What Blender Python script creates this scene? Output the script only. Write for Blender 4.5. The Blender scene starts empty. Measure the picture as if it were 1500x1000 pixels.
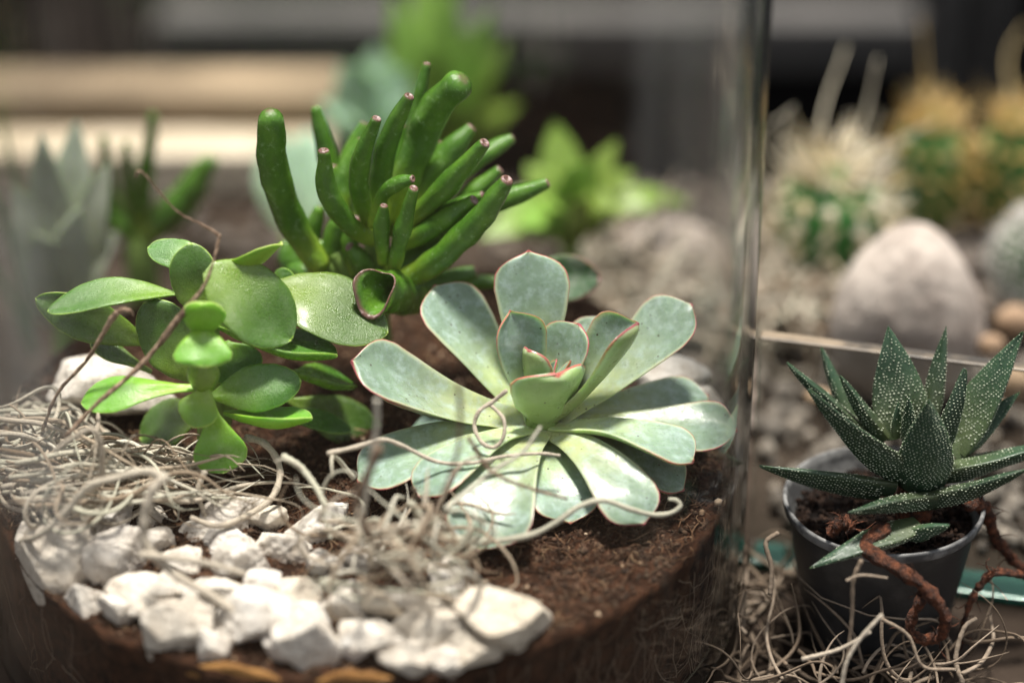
import bpy, math, random
import numpy as np
from mathutils import Vector, noise, Euler

random.seed(7); rng = np.random.default_rng(7)
sc = bpy.context.scene
COL = sc.collection
CM = 0.01                                   # everything below is written in centimetres

# ------------------------------------------------------------------ camera
PITCH = math.radians(30.0); FPX = 4000.0
CAM = np.array([0.0, -70.8, 51.2])
cd = bpy.data.cameras.new('camera'); cam = bpy.data.objects.new('camera', cd); COL.objects.link(cam)
cam.location = CAM * CM
cam.rotation_euler = (math.pi / 2 - PITCH, 0, 0)
cd.sensor_width = 36.0; cd.lens = FPX / 1500 * 36.0
cd.clip_start = 0.01; cd.clip_end = 200
cd.dof.use_dof = True; cd.dof.focus_distance = 0.822; cd.dof.aperture_fstop = 2.9
sc.camera = cam
FWD = np.array([0, math.cos(PITCH), -math.sin(PITCH)]); UPV = np.array([0, math.sin(PITCH), math.cos(PITCH)])

# ------------------------------------------------------------------ light
SUN_DIR = Vector((0.02, 0.13, 0.95)).normalized()       # towards the sun
w = bpy.data.worlds.new('World'); sc.world = w; w.use_nodes = True
wn = w.node_tree.nodes; wl = w.node_tree.links
sky = wn.new('ShaderNodeTexSky'); sky.sky_type = 'NISHITA'; sky.sun_disc = False
sky.sun_elevation = math.asin(SUN_DIR.z); sky.sun_rotation = math.atan2(SUN_DIR.x, SUN_DIR.y)
hs = wn.new('ShaderNodeHueSaturation'); hs.inputs['Saturation'].default_value = 0.2
wl.new(sky.outputs[0], hs.inputs['Color']); wl.new(hs.outputs[0], wn['Background'].inputs['Color'])
wn['Background'].inputs['Strength'].default_value = 0.09
sd = bpy.data.lights.new('sun', 'SUN'); sd.energy = 5.0; sd.angle = math.radians(9); sd.color = (1.0, 0.95, 0.87)
sun = bpy.data.objects.new('sun', sd); COL.objects.link(sun)
sun.rotation_euler = SUN_DIR.to_track_quat('Z', 'Y').to_euler()
sun.location = (0, 0, 2)
sc.view_settings.view_transform = 'Standard'; sc.view_settings.look = 'None'
sc.view_settings.exposure = 0.7; sc.view_settings.gamma = 1.0
sc.view_settings.use_curve_mapping = False
sc.render.engine = 'CYCLES'
sc.cycles.use_denoising = True
sc.cycles.max_bounces = 9; sc.cycles.diffuse_bounces = 3; sc.cycles.glossy_bounces = 3; sc.cycles.transmission_bounces = 8; sc.cycles.transparent_max_bounces = 32
sc.cycles.use_adaptive_sampling = True; sc.cycles.adaptive_threshold = 0.02
sc.cycles.sample_clamp_indirect = 6.0

# ------------------------------------------------------------------ helpers
def P(px, py, Y=None, Z=None):
    """Point of the place that the pixel (1500 x 1000 frame) sees at depth plane y=Y or height z=Z (cm)."""
    u = (px - 750) / FPX; v = (500 - py) / FPX
    d = FWD + np.array([u, 0, 0]) + v * UPV
    t = (Y - CAM[1]) / d[1] if Y is not None else (Z - CAM[2]) / d[2]
    return CAM + t * d

def pxw(p):                                   # centimetres per pixel at point p
    return float(np.dot(np.asarray(p) - CAM, FWD)) / FPX

def catmull(pts, n, us=None):
    pts = [np.asarray(p, float) for p in pts]
    if len(pts) == 2: pts = [pts[0], (pts[0] + pts[1]) / 2, pts[1]]
    p = [2 * pts[0] - pts[1]] + pts + [2 * pts[-1] - pts[-2]]
    m = len(pts) - 1
    us = np.linspace(0, 1, n) if us is None else us
    out = []
    for u in us:
        x = min(u * m, m - 1e-9); i = int(x); t = x - i
        a, b, c, d = p[i:i + 4]
        out.append(0.5 * ((2 * b) + (c - a) * t + (2 * a - 5 * b + 4 * c - d) * t * t + (3 * b - a - 3 * c + d) * t ** 3))
    return np.array(out)

def tangents(c):
    t = np.gradient(c, axis=0); return t / np.maximum(np.linalg.norm(t, axis=1, keepdims=True), 1e-9)

def build(name, verts, faces, mat, parent=None, origin=None, attrs=None, smooth=True):
    """One mesh object; verts in world cm."""
    v = np.asarray(verts, float)
    if parent is not None: o0 = np.array(parent['_o'])
    elif origin is not None: o0 = np.asarray(origin, float)
    else: o0 = np.array([v[:, 0].mean(), v[:, 1].mean(), v[:, 2].min()])
    me = bpy.data.meshes.new(name)
    me.from_pydata(((v - o0) * CM).tolist(), [], faces)
    if attrs:
        for k, a in attrs.items():
            at = me.attributes.new(k, 'FLOAT', 'POINT'); at.data.foreach_set('value', np.asarray(a, np.float32))
    if smooth: me.polygons.foreach_set('use_smooth', np.ones(len(me.polygons), bool))
    me.materials.append(mat)
    o = bpy.data.objects.new(name, me); COL.objects.link(o)
    if parent is not None: o.parent = parent
    else: o.location = o0 * CM
    o['_o'] = [float(x) for x in o0]
    return o

def thing(name, loc, label, cat, group=None):
    o = bpy.data.objects.new(name, None); COL.objects.link(o)
    o.empty_display_size = 0.01
    o.location = np.asarray(loc) * CM; o['_o'] = [float(x) for x in loc]
    o['label'] = label; o['category'] = cat
    if group: o['group'] = group
    return o

def tag(o, label=None, cat=None, group=None, kind=None):
    if label: o['label'] = label
    if cat: o['category'] = cat
    if group: o['group'] = group
    if kind: o['kind'] = kind
    return o

class Acc:
    def __init__(s): s.v = []; s.f = []; s.a = {}; s.n = 0
    def add(s, v, f, **at):
        v = np.asarray(v, float)
        s.v.append(v); n = s.n
        s.f += [tuple(i + n for i in q) for q in f]
        for k, x in at.items():
            s.a.setdefault(k, []).append(np.broadcast_to(np.asarray(x, float), (len(v),)))
        s.n += len(v)
    def build(s, name, mat, parent=None, **kw):
        return build(name, np.concatenate(s.v), s.f, mat, parent, attrs={k: np.concatenate(x) for k, x in s.a.items()}, **kw)

def ring_faces(nr, nv, cap0=None, cap1=None, off=0):
    f = []
    for i in range(nr - 1):
        for j in range(nv):
            k = (j + 1) % nv
            f.append((off + i * nv + j, off + i * nv + k, off + (i + 1) * nv + k, off + (i + 1) * nv + j))
    if cap0 is not None: f += [(cap0, off + (j + 1) % nv, off + j) for j in range(nv)]
    if cap1 is not None:
        b = off + (nr - 1) * nv
        f += [(cap1, b + j, b + (j + 1) % nv) for j in range(nv)]
    return f

def frames(c, hint):
    T = tangents(c); h = np.asarray(hint, float)
    S = np.cross(T, h); S /= np.maximum(np.linalg.norm(S, axis=1, keepdims=True), 1e-6)
    N = np.cross(S, T)
    return T, S, N

def pt_frames(c):                               # parallel transport
    T = tangents(c); h = np.array([0, 0, 1.0]) if abs(T[0][2]) < .9 else np.array([1.0, 0, 0])
    n = h - np.dot(h, T[0]) * T[0]; n /= np.linalg.norm(n); N = [n]
    for i in range(1, len(T)):
        n = N[-1] - np.dot(N[-1], T[i]) * T[i]; n /= max(np.linalg.norm(n), 1e-6); N.append(n)
    N = np.array(N); return T, np.cross(T, N), N

def tube(c, r, nv=7):
    """verts, faces of a tube along the polyline c with radii r (closed ends)."""
    c = np.asarray(c, float); r = np.broadcast_to(np.asarray(r, float), (len(c),))
    T, S, N = pt_frames(c); ph = np.arange(nv) * 2 * math.pi / nv
    v = c[:, None, :] + r[:, None, None] * (np.cos(ph)[None, :, None] * S[:, None, :] + np.sin(ph)[None, :, None] * N[:, None, :])
    v = v.reshape(-1, 3); n = len(v)
    v = np.vstack([v, c[0] - T[0] * r[0] * .5, c[-1] + T[-1] * r[-1] * .5])
    return v, ring_faces(len(c), nv, n, n + 1)

PROF = {
    'spoon': [(0, .40), (.2, .47), (.4, .66), (.6, .90), (.74, 1), (.84, .94), (.90, .79), (.94, .57), (.965, .34), (.98, .17), (.99, .08), (1, .02)],
    'oval': [(0, .12), (.08, .22), (.25, .62), (.45, .94), (.58, 1), (.75, .90), (.88, .64), (.95, .42), (.985, .22), (1, .02)],
    'paddle': [(0, .2), (.15, .26), (.35, .52), (.6, .93), (.72, 1), (.86, .86), (.94, .58), (.98, .32), (1, .02)],
    'bud': [(0, .40), (.15, .55), (.35, .80), (.6, .98), (.75, 1), (.87, .86), (.93, .66), (.965, .40), (.985, .16), (1, .02)],
    'round': [(0, .22), (.06, .40), (.2, .76), (.4, .98), (.52, 1), (.68, .95), (.82, .78), (.91, .56), (.96, .36), (.987, .19), (1, .02)],
    'fan': [(0, .28), (.12, .30), (.3, .46), (.55, .80), (.75, 1), (.88, .92), (.95, .66), (.985, .34), (1, .02)],
    'lance': [(0, .6), (.2, .9), (.4, 1), (.6, .86), (.8, .55), (.93, .24), (1, .02)],
    'spike': [(0, .75), (.15, .95), (.3, 1), (.5, .84), (.7, .58), (.85, .32), (.95, .13), (1, .02)],
}
def prof(name, u):
    a = PROF[name]; xs = [p[0] for p in a]; ys = [p[1] for p in a]
    # smooth monotone-ish interpolation
    y = np.interp(u, xs, ys); e = .012
    return np.maximum((np.interp(u - e, xs, ys) + 2 * y + np.interp(np.minimum(u + e, 1), xs, ys)) / 4, .01)

def leaf_geo(pts, hw, shape='spoon', thick=.16, cup=.2, hint=(0, 0, 1), roll=0, nU=34, nV=24, belly=1.0, wav=0.02, keel=0.0, und=.14):
    us = 0.5 * (1 - np.cos(math.pi * np.linspace(0, 1, nU))); us[0] = 0; us[-1] = 1
    c = catmull(pts, nU, us); T, S, N = frames(c, hint)
    if roll:
        cr, sr = math.cos(roll), math.sin(roll); S, N = cr * S + sr * N, cr * N - sr * S
    L = np.linalg.norm(np.diff(c, axis=0), axis=1).sum()
    w_ = hw * prof(shape, us)
    ph1, ph2 = random.uniform(0, 6), random.uniform(0, 6)
    wl_ = w_ * (1 + wav * np.sin(us * 9 + ph1)); wr_ = w_ * (1 + wav * np.sin(us * 8 + ph2))
    th = thick * np.minimum(1, (w_ / hw) ** .55) * (1.08 - .35 * us)
    ph = np.arange(nV) * 2 * math.pi / nV
    cx = np.cos(ph); sy = np.sin(ph)
    x = np.where(cx[None, :] > 0, wr_[:, None], wl_[:, None]) * cx[None, :]
    top = np.sign(sy) * np.abs(sy) ** 1.1
    y = th[:, None] * np.where(sy > 0, top * .55, top * belly)[None, :]
    if keel: y -= keel * (w_[:, None]) * np.where(sy < 0, (1 - np.abs(cx)) ** 1.3, 0)[None, :]
    y += (cup * w_[:, None] * (cx ** 2)[None, :])
    so = Vector((random.uniform(-90, 90), random.uniform(-90, 90), 0))
    y += und * hw * np.array([[noise.noise(Vector((a * 2.2, b * 1.1, 0)) + so) for b in cx] for a in us]) * np.minimum(1, us * 4)[:, None]
    v = c[:, None, :] + x[:, :, None] * S[:, None, :] + y[:, :, None] * N[:, None, :]
    edge = np.minimum(w_[:, None] * (1 - np.abs(cx))[None, :], (1 - us)[:, None] * L * .8)
    along = np.broadcast_to(us[:, None], edge.shape); side = np.broadcast_to(sy[None, :], edge.shape)
    v = v.reshape(-1, 3); n = len(v)
    v = np.vstack([v, c[0], c[-1] + T[-1] * .02])
    at = dict(edge=np.append(edge.ravel(), [.3, 0]), along=np.append(along.ravel(), [0, 1]), side=np.append(side.ravel(), [0, 0]))
    return v, ring_faces(nU, nV, n, n + 1), at

def leaf(parent, mat, name='leaf', **k):
    v, f, a = leaf_geo(**k); return build(name, v, f, mat, parent, attrs=a)

END_DIMPLE = [(0, 1, 0), (.30, .98, .1), (.55, .90, .35), (.74, .76, .8), (.82, .60, 1), (.80, .46, 1), (.66, .30, .7), (.60, .02, .6)]
END_ROUND = [(0, 1, 0), (.35, .95, 0), (.65, .78, .08), (.85, .52, .25), (.95, .25, .45), (.98, .02, .5)]
END_CUP = [(0, 1, 0), (.2, 1.03, .1), (.34, 1.03, .5), (.40, 1.0, 1), (.40, .95, 1), (.32, .91, .6), (.1, .87, .1), (-.3, .80, 0), (-.8, .62, 0), (-1.3, .36, 0), (-1.5, .02, 0)]
def finger_geo(pts, r, end=END_DIMPLE, base=.72, tipf=.56, nU=24, nV=18, squash=None, hint=None):
    squash = squash or random.uniform(.82, 1.0); so = Vector((random.uniform(-90, 90), 0, 0))
    us = np.linspace(0, 1, nU); c = catmull(pts, nU, us)
    if hint is None: T, S, N = pt_frames(c)
    else: T, S, N = frames(c, hint)
    pr = np.interp(us, [0, .25, .6, .85, 1], [base, .90, 1.0, .5 + tipf * .5, tipf]) * r
    L = np.linalg.norm(np.diff(c, axis=0), axis=1).sum()
    cs = list(c); rs = list(pr); Ss = list(S); Ns = list(N); td = [0.0] * nU
    rt = pr[-1]
    for a, b, rd in end[1:]:
        cs.append(c[-1] + T[-1] * a * rt); rs.append(b * rt); Ss.append(S[-1]); Ns.append(N[-1]); td.append(rd)
    cs, rs, Ss, Ns = map(np.array, (cs, rs, Ss, Ns)); ph = np.arange(nV) * 2 * math.pi / nV
    v = cs[:, None, :] + rs[:, None, None] * (np.cos(ph)[None, :, None] * Ss[:, None, :] + squash * np.sin(ph)[None, :, None] * Ns[:, None, :])
    n = len(cs) * nV; nr = len(cs)
    nz = np.array([[noise.noise(Vector(v[i, j]) * 1.4 + so) for j in range(nV)] for i in range(nr)])
    v = cs[:, None, :] + (v - cs[:, None, :]) * (1 + .2 * nz[:, :, None])
    if end is END_CUP:                          # oblique, pinched mouth of a curled spoon leaf
        k = np.clip((np.arange(nr) - nU * .6) / (nU * .4), 0, 1)[:, None, None]
        v = v + T[-1] * (k * rt * (.55 * np.cos(ph + .5) + .25 * np.cos(2 * ph))[None, :, None]) + (v - cs[:, None, :]) * (k * (.30 * np.cos(ph + 1.6) ** 3)[None, :, None])
        inner = (np.arange(nr) > nU + 4)[:, None, None]; v = v + inner * (S[-1] * -.16 * rt + N[-1] * .05 * rt)
    v = np.vstack([v.reshape(-1, 3), cs[0], cs[-1]])
    td = np.repeat(np.array(td), nV); al = np.repeat(np.minimum(np.linspace(0, nr / nU, nr), 1), nV)
    return v, ring_faces(nr, nV, n, n + 1), dict(tipd=np.append(td, [0, td[-1]]), along=np.append(al, [0, 1]))

def finger(parent, mat, name='finger_leaf', **k):
    v, f, a = finger_geo(**k); return build(name, v, f, mat, parent, attrs=a)

def icosphere(sub):
    t = (1 + 5 ** .5) / 2
    v = [(-1, t, 0), (1, t, 0), (-1, -t, 0), (1, -t, 0), (0, -1, t), (0, 1, t), (0, -1, -t), (0, 1, -t), (t, 0, -1), (t, 0, 1), (-t, 0, -1), (-t, 0, 1)]
    v = [np.array(p) / np.linalg.norm(p) for p in v]
    f = [(0, 11, 5), (0, 5, 1), (0, 1, 7), (0, 7, 10), (0, 10, 11), (1, 5, 9), (5, 11, 4), (11, 10, 2), (10, 7, 6), (7, 1, 8), (3, 9, 4), (3, 4, 2), (3, 2, 6), (3, 6, 8), (3, 8, 9), (4, 9, 5), (2, 4, 11), (6, 2, 10), (8, 6, 7), (9, 8, 1)]
    for _ in range(sub):
        mid = {}; g = []
        def m(a, b):
            k = (min(a, b), max(a, b))
            if k not in mid:
                p = v[a] + v[b]; v.append(p / np.linalg.norm(p)); mid[k] = len(v) - 1
            return mid[k]
        for a, b, c in f:
            x, y, z = m(a, b), m(b, c), m(c, a); g += [(a, x, z), (b, y, x), (c, z, y), (x, y, z)]
        f = g
    return np.array(v), f
ICO = {k: icosphere(k) for k in (0, 1, 2, 4)}

def rock_geo(center, size, sub=4, planes=11, rough=.045, seed=0, flat=.8):
    """Angular limestone chip: a sphere cut by random planes, edges worn by a smooth minimum, then pitted."""
    r_ = np.random.default_rng(seed); d, f = ICO[sub]
    n = r_.normal(size=(planes, 3)); n /= np.linalg.norm(n, axis=1, keepdims=True)
    h = r_.uniform(.40, .85, planes)
    q = np.maximum(d @ n.T, 1e-3) / h[None, :]
    k = 30.0
    rad = 1.0 / (((q ** k).sum(1) + 1.0) ** (1 / k))
    if sub >= 2 and rough:
        off = Vector(r_.uniform(-50, 50, 3))
        rad = rad + np.array([noise.fractal(Vector(p) * 2.6 + off, 1.0, 2.0, 4) for p in d]) * rough
        rad = rad - np.array([max(0, noise.noise(Vector(p) * 8 + off) - .15) for p in d]) * rough * 2.2
    v = d * rad[:, None]; v = v - (v.max(0) + v.min(0)) / 2; v = v / (v.max(0) - v.min(0)) * np.asarray(size)[None, :]
    a = r_.uniform(0, 6.28); tl = r_.uniform(-.35, .35, 2)
    R = np.array(Euler((tl[0], tl[1], 0)).to_matrix())
    return v @ R.T + np.asarray(center), f

# ------------------------------------------------------------------ materials
def newmat(name):
    m = bpy.data.materials.new(name); m.use_nodes = True
    nt = m.node_tree; return m, nt, nt.nodes, nt.links, nt.nodes['Principled BSDF']
def N_(nodes, typ, **kw):
    n = nodes.new(typ)
    for k, v in kw.items():
        if hasattr(n, k): setattr(n, k, v)
        else: n.inputs[k.replace('_', ' ')].default_value = v
    return n
def ramp(nodes, stops, interp='LINEAR'):
    r = nodes.new('ShaderNodeValToRGB'); r.color_ramp.interpolation = interp; e = r.color_ramp.elements
    while len(e) < len(stops): e.new(.5)
    for x, (p, c) in zip(e, stops): x.position = p; x.color = tuple(c) + ((1,) if len(c) == 3 else ())
    return r
def mixc(nodes, links, fac, a, b, mode='MIX'):
    m = nodes.new('ShaderNodeMix'); m.data_type = 'RGBA'; m.blend_type = mode
    for s, x in ((0, fac), (6, a), (7, b)):
        if hasattr(x, 'is_linked'): links.new(x, m.inputs[s])
        elif s == 0: m.inputs[0].default_value = x
        else: m.inputs[s].default_value = tuple(x) + ((1,) if len(x) == 3 else ())
    return m.outputs[2]
def math_(nodes, links, op, a, b=None, clamp=False):
    m = nodes.new('ShaderNodeMath'); m.operation = op; m.use_clamp = clamp
    for i, x in enumerate((a, b)):
        if x is None: continue
        if hasattr(x, 'is_linked'): links.new(x, m.inputs[i])
        else: m.inputs[i].default_value = x
    return m.outputs[0]
def attr(nodes, name):
    a = nodes.new('ShaderNodeAttribute'); a.attribute_name = name; return a.outputs['Fac']
def maprange(nodes, links, v, a, b, c=0, d=1):
    m = nodes.new('ShaderNodeMapRange'); m.interpolation_type = 'SMOOTHSTEP'
    links.new(v, m.inputs[0])
    for i, x in enumerate((a, b, c, d)): m.inputs[i + 1].default_value = x
    return m.outputs[0]
def tex(nodes, links, scale, detail=4, rough=.55, typ='ShaderNodeTexNoise', coord='Object', stretch=None):
    tc = nodes.new('ShaderNodeTexCoord'); t = nodes.new(typ)
    src = tc.outputs[coord]
    if stretch:
        mp = nodes.new('ShaderNodeMapping'); mp.inputs['Scale'].default_value = stretch; links.new(src, mp.inputs[0]); src = mp.outputs[0]
    links.new(src, t.inputs['Vector']); t.inputs['Scale'].default_value = scale
    if 'Detail' in t.inputs: t.inputs['Detail'].default_value = detail
    if 'Roughness' in t.inputs: t.inputs['Roughness'].default_value = rough
    return t
def bump(nodes, links, h, strength, dist, bs):
    b = nodes.new('ShaderNodeBump'); b.inputs['Strength'].default_value = strength; b.inputs['Distance'].default_value = dist
    links.new(h, b.inputs['Height']); links.new(b.outputs[0], bs.inputs['Normal']); return b

def leaf_mat(name, base, tip, under, margin, margin_w, rough=.42, sss=.25, specks=0.0, dust=0.0, dustcol=(.55, .56, .5), grain=900, bstr=.25, mottle=.5, spec=.5, fine=0.0, halo=False, var=(.86, 1.12), coat=0.0):
    m, nt, n, l, bs = newmat(name)
    al = attr(n, 'along'); ed = attr(n, 'edge'); sd_ = attr(n, 'side')
    inf = n.new('ShaderNodeObjectInfo')
    col = mixc(n, l, maprange(n, l, al, .08, .75), base, tip)
    big = tex(n, l, 90, 4, .6)
    col = mixc(n, l, math_(n, l, 'MULTIPLY', maprange(n, l, big.outputs['Fac'], .35, .7), mottle), col, tuple(x * .62 for x in tip))
    col = mixc(n, l, math_(n, l, 'MULTIPLY', maprange(n, l, sd_, -.15, -.6), .85), col, under)
    if dust:
        dn = tex(n, l, 240, 7, .7)
        dm = math_(n, l, 'MULTIPLY', maprange(n, l, dn.outputs['Fac'], .42, .72), dust)
        dm = math_(n, l, 'MULTIPLY', dm, maprange(n, l, sd_, 0, .5))
        col = mixc(n, l, dm, col, dustcol)
    if fine:
        fv = tex(n, l, 1500, 1, .5, 'ShaderNodeTexVoronoi')
        fm = math_(n, l, 'MULTIPLY', maprange(n, l, fv.outputs['Distance'], .35, .1), fine)
        col = mixc(n, l, fm, col, (.42, .52, .22))
    if specks:
        vo = tex(n, l, 420, 0, 0, 'ShaderNodeTexVoronoi'); sn = tex(n, l, 130, 2, .5)
        sp = math_(n, l, 'MULTIPLY', maprange(n, l, vo.outputs['Distance'], .17, .10), maprange(n, l, sn.outputs['Fac'], .52, .6))
        col = mixc(n, l, math_(n, l, 'MULTIPLY', sp, specks), col, (.05, .035, .02))
    if halo:
        hm = math_(n, l, 'MULTIPLY', maprange(n, l, ed, margin_w * 2.6, margin_w * .9), maprange(n, l, al, .2, .6)); col = mixc(n, l, math_(n, l, 'MULTIPLY', hm, .55), col, (.50, .56, .36))
        st = tex(n, l, 60, 6, .7); st2 = tex(n, l, 900, 5, .7)
        sm = math_(n, l, 'MULTIPLY', maprange(n, l, st.outputs['Fac'], .60, .68), maprange(n, l, st2.outputs['Fac'], .45, .6)); col = mixc(n, l, math_(n, l, 'MULTIPLY', sm, .55), col, (.10, .16, .07))
    if margin:
        en = tex(n, l, 260, 3, .6)
        e2 = math_(n, l, 'ADD', ed, math_(n, l, 'MULTIPLY', math_(n, l, 'SUBTRACT', en.outputs['Fac'], .5), margin_w * .9))
        mk = math_(n, l, 'MULTIPLY', maprange(n, l, e2, margin_w, margin_w * .25), maprange(n, l, al, .45, .92))
        col = mixc(n, l, mk, col, margin)
    # leaf to leaf variation
    hv = n.new('ShaderNodeHueSaturation'); l.new(col, hv.inputs['Color'])
    l.new(maprange(n, l, inf.outputs['Random'], 0, 1, .485, .512), hv.inputs['Hue'])
    l.new(maprange(n, l, inf.outputs['Random'], 0, 1, *var), hv.inputs['Value'])
    l.new(hv.outputs[0], bs.inputs['Base Color'])
    bs.inputs['Subsurface Weight'].default_value = sss; bs.inputs['Subsurface Radius'].default_value = (.6, 1.0, .25); bs.inputs['Subsurface Scale'].default_value = .0035
    bs.inputs['Specular IOR Level'].default_value = spec
    bs.inputs['Coat Weight'].default_value = coat; bs.inputs['Coat Roughness'].default_value = .22
    rn = tex(n, l, 300, 4, .6); l.new(maprange(n, l, rn.outputs['Fac'], .3, .7, rough - .1, rough + .15), bs.inputs['Roughness'])
    gr = tex(n, l, grain, 4, .6); bump(n, l, gr.outputs['Fac'], bstr, .0006, bs)
    return m

M = {}
M['echeveria'] = leaf_mat('echeveria_leaf', (.46, .53, .235), (.215, .31, .225), (.30, .42, .14), (.40, .09, .09), .062, rough=.33, sss=.28, specks=1.0, dust=.55, dustcol=(.44, .55, .53), grain=420, bstr=.25, mottle=.5, spec=.48, halo=True)
M['jade'] = leaf_mat('paddle_leaf', (.18, .32, .022), (.062, .165, .014), (.15, .33, .015), (.32, .50, .09), .05, rough=.25, sss=.22, specks=.35, dust=.10, dustcol=(.42, .5, .36), grain=2200, bstr=.55, mottle=.3, fine=.10, spec=.65, coat=.25, var=(.75, 1.12))
M['jade_young'] = leaf_mat('young_paddle_leaf', (.27, .43, .035), (.135, .30, .022), (.21, .41, .025), (.40, .55, .14), .04, rough=.36, sss=.32, specks=.15, dust=.12, grain=1500, bstr=.35, mottle=.2, fine=.1)
M['jade_dark'] = leaf_mat('dark_spoon_leaf', (.07, .14, .04), (.05, .13, .05), (.06, .13, .04), (.20, .07, .07), .12, rough=.4, sss=.2, dust=.4, grain=1200, bstr=.4)
M['haw'] = leaf_mat('pearl_leaf', (.075, .10, .045), (.030, .068, .034), (.028, .062, .034), (.05, .09, .05), .02, rough=.42, sss=.08, grain=900, bstr=.3, mottle=.5, var=(.65, 1.2))
M['bgleaf'] = leaf_mat('far_leaf', (.27, .40, .06), (.20, .33, .05), (.18, .31, .05), None, 0, rough=.45, sss=.2, bstr=.1)
M['bgpale'] = leaf_mat('far_pale_leaf', (.30, .42, .26), (.34, .50, .34), (.22, .34, .2), None, 0, rough=.45, sss=.2, bstr=.1)

M['bghaze'] = leaf_mat('far_haze_leaf', (.36, .41, .27), (.42, .46, .36), (.30, .35, .24), None, 0, rough=.5, sss=.2, bstr=.1)  # leaf colour that carries the pale reflection haze at the left
M['bgdark'] = leaf_mat('far_dark_leaf', (.05, .10, .03), (.06, .13, .04), (.04, .09, .03), None, 0, rough=.5, sss=.1, bstr=.1)
def finger_mat():
    m, nt, n, l, bs = newmat('finger_leaf')
    al = attr(n, 'along'); td = attr(n, 'tipd')
    col = mixc(n, l, maprange(n, l, al, 0, .4), (.33, .45, .045), (.058, .155, .013))
    t = tex(n, l, 120, 5, .6); col = mixc(n, l, math_(n, l, 'MULTIPLY', maprange(n, l, t.outputs['Fac'], .4, .7), .7), col, (.115, .25, .022))
    sp = tex(n, l, 420, 5, .75); col = mixc(n, l, math_(n, l, 'MULTIPLY', maprange(n, l, sp.outputs['Fac'], .55, .72), .55), col, (.30, .44, .20))
    rn = tex(n, l, 500, 4, .6)
    t2 = math_(n, l, 'ADD', td, math_(n, l, 'MULTIPLY', math_(n, l, 'SUBTRACT', rn.outputs['Fac'], .5), .5))
    col = mixc(n, l, math_(n, l, 'MULTIPLY', maprange(n, l, t2, .15, .75), .9), col, (.15, .06, .06))
    col = mixc(n, l, math_(n, l, 'MULTIPLY', math_(n, l, 'MULTIPLY', maprange(n, l, rn.outputs['Fac'], .5, .62), maprange(n, l, td, .5, .9)), .6), col, (.42, .30, .30))
    l.new(col, bs.inputs['Base Color']); bs.inputs['Roughness'].default_value = .24
    bs.inputs['Subsurface Weight'].default_value = .15; bs.inputs['Subsurface Radius'].default_value = (.5, 1, .2); bs.inputs['Subsurface Scale'].default_value = .0035
    g = tex(n, l, 700, 5, .65); bump(n, l, g.outputs['Fac'], .5, .0008, bs); return m
M['finger'] = finger_mat()

def simple(name, c1, c2, scale, rough=.8, bs_=.5, bd=.001, detail=6, lo=.35, hi=.7, spec=.3, stretch=None, bscale=None, sss=0):
    m, nt, n, l, b = newmat(name)
    t = tex(n, l, scale, detail, .62, stretch=stretch)
    l.new(mixc(n, l, maprange(n, l, t.outputs['Fac'], lo, hi), c1, c2), b.inputs['Base Color'])
    b.inputs['Roughness'].default_value = rough; b.inputs['Specular IOR Level'].default_value = spec
    if sss: b.inputs['Subsurface Weight'].default_value = sss; b.inputs['Subsurface Scale'].default_value = .003
    t2 = tex(n, l, bscale or scale * 3, detail, .65, stretch=stretch); bump(n, l, t2.outputs['Fac'], bs_, bd, b); return m
def vary(name, stops, rough=.8, scale=700, bstr=.5, bd=.0004, attrn='rnd', spec=.3):
    """Colour picked per strand, fibre or crumb from its own random value."""
    m, nt, n, l, b = newmat(name)
    r = ramp(n, stops); l.new(attr(n, attrn), r.inputs[0]); t = tex(n, l, scale, 4, .6)
    l.new(mixc(n, l, math_(n, l, 'MULTIPLY', maprange(n, l, t.outputs['Fac'], .4, .7), .45), r.outputs[0], (.16, .11, .07)), b.inputs['Base Color'])
    b.inputs['Roughness'].default_value = rough; b.inputs['Specular IOR Level'].default_value = spec
    bump(n, l, t.outputs['Fac'], bstr, bd, b); return m

def stone_mat():
    m, nt, n, l, b = newmat('white_limestone')
    t = tex(n, l, 130, 7, .65); col = mixc(n, l, maprange(n, l, t.outputs['Fac'], .35, .68), (.84, .80, .745), (.70, .64, .57))
    s = tex(n, l, 55, 5, .6); col = mixc(n, l, math_(n, l, 'MULTIPLY', maprange(n, l, s.outputs['Fac'], .60, .74), .55), col, (.45, .33, .21))
    p = tex(n, l, 420, 5, .7); col = mixc(n, l, math_(n, l, 'MULTIPLY', maprange(n, l, p.outputs['Fac'], .54, .68), .55), col, (.30, .25, .20))
    inf = n.new('ShaderNodeObjectInfo'); rr_ = ramp(n, [(0, (.86, .84, .82)), (.3, (1, .97, .92)), (.6, (1, 1, 1)), (.8, (.98, .91, .79)), (1, (.80, .79, .78))]); l.new(inf.outputs['Random'], rr_.inputs[0])
    col = mixc(n, l, 1.0, col, rr_.outputs[0], 'MULTIPLY')
    vn = tex(n, l, 30, 5, .6); vm = math_(n, l, 'ABSOLUTE', math_(n, l, 'SUBTRACT', vn.outputs['Fac'], .5)); col = mixc(n, l, math_(n, l, 'MULTIPLY', maprange(n, l, vm, .012, .0), .6), col, (.36, .30, .24))
    l.new(col, b.inputs['Base Color']); b.inputs['Roughness'].default_value = .85; b.inputs['Specular IOR Level'].default_value = .25
    g = tex(n, l, 420, 8, .7); bump(n, l, g.outputs['Fac'], 1.0, .0016, b); return m
M['stone'] = stone_mat()
M['soil'] = simple('coir_soil', (.016, .007, .0035), (.075, .032, .016), 260, .95, 1.0, .0016, 9, .35, .68, .15, bscale=900)
M['fibre'] = vary('coir_fibre', [(0, (.022, .010, .006)), (.5, (.075, .035, .018)), (.85, (.17, .085, .042)), (1, (.36, .24, .14))], .85)
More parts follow.
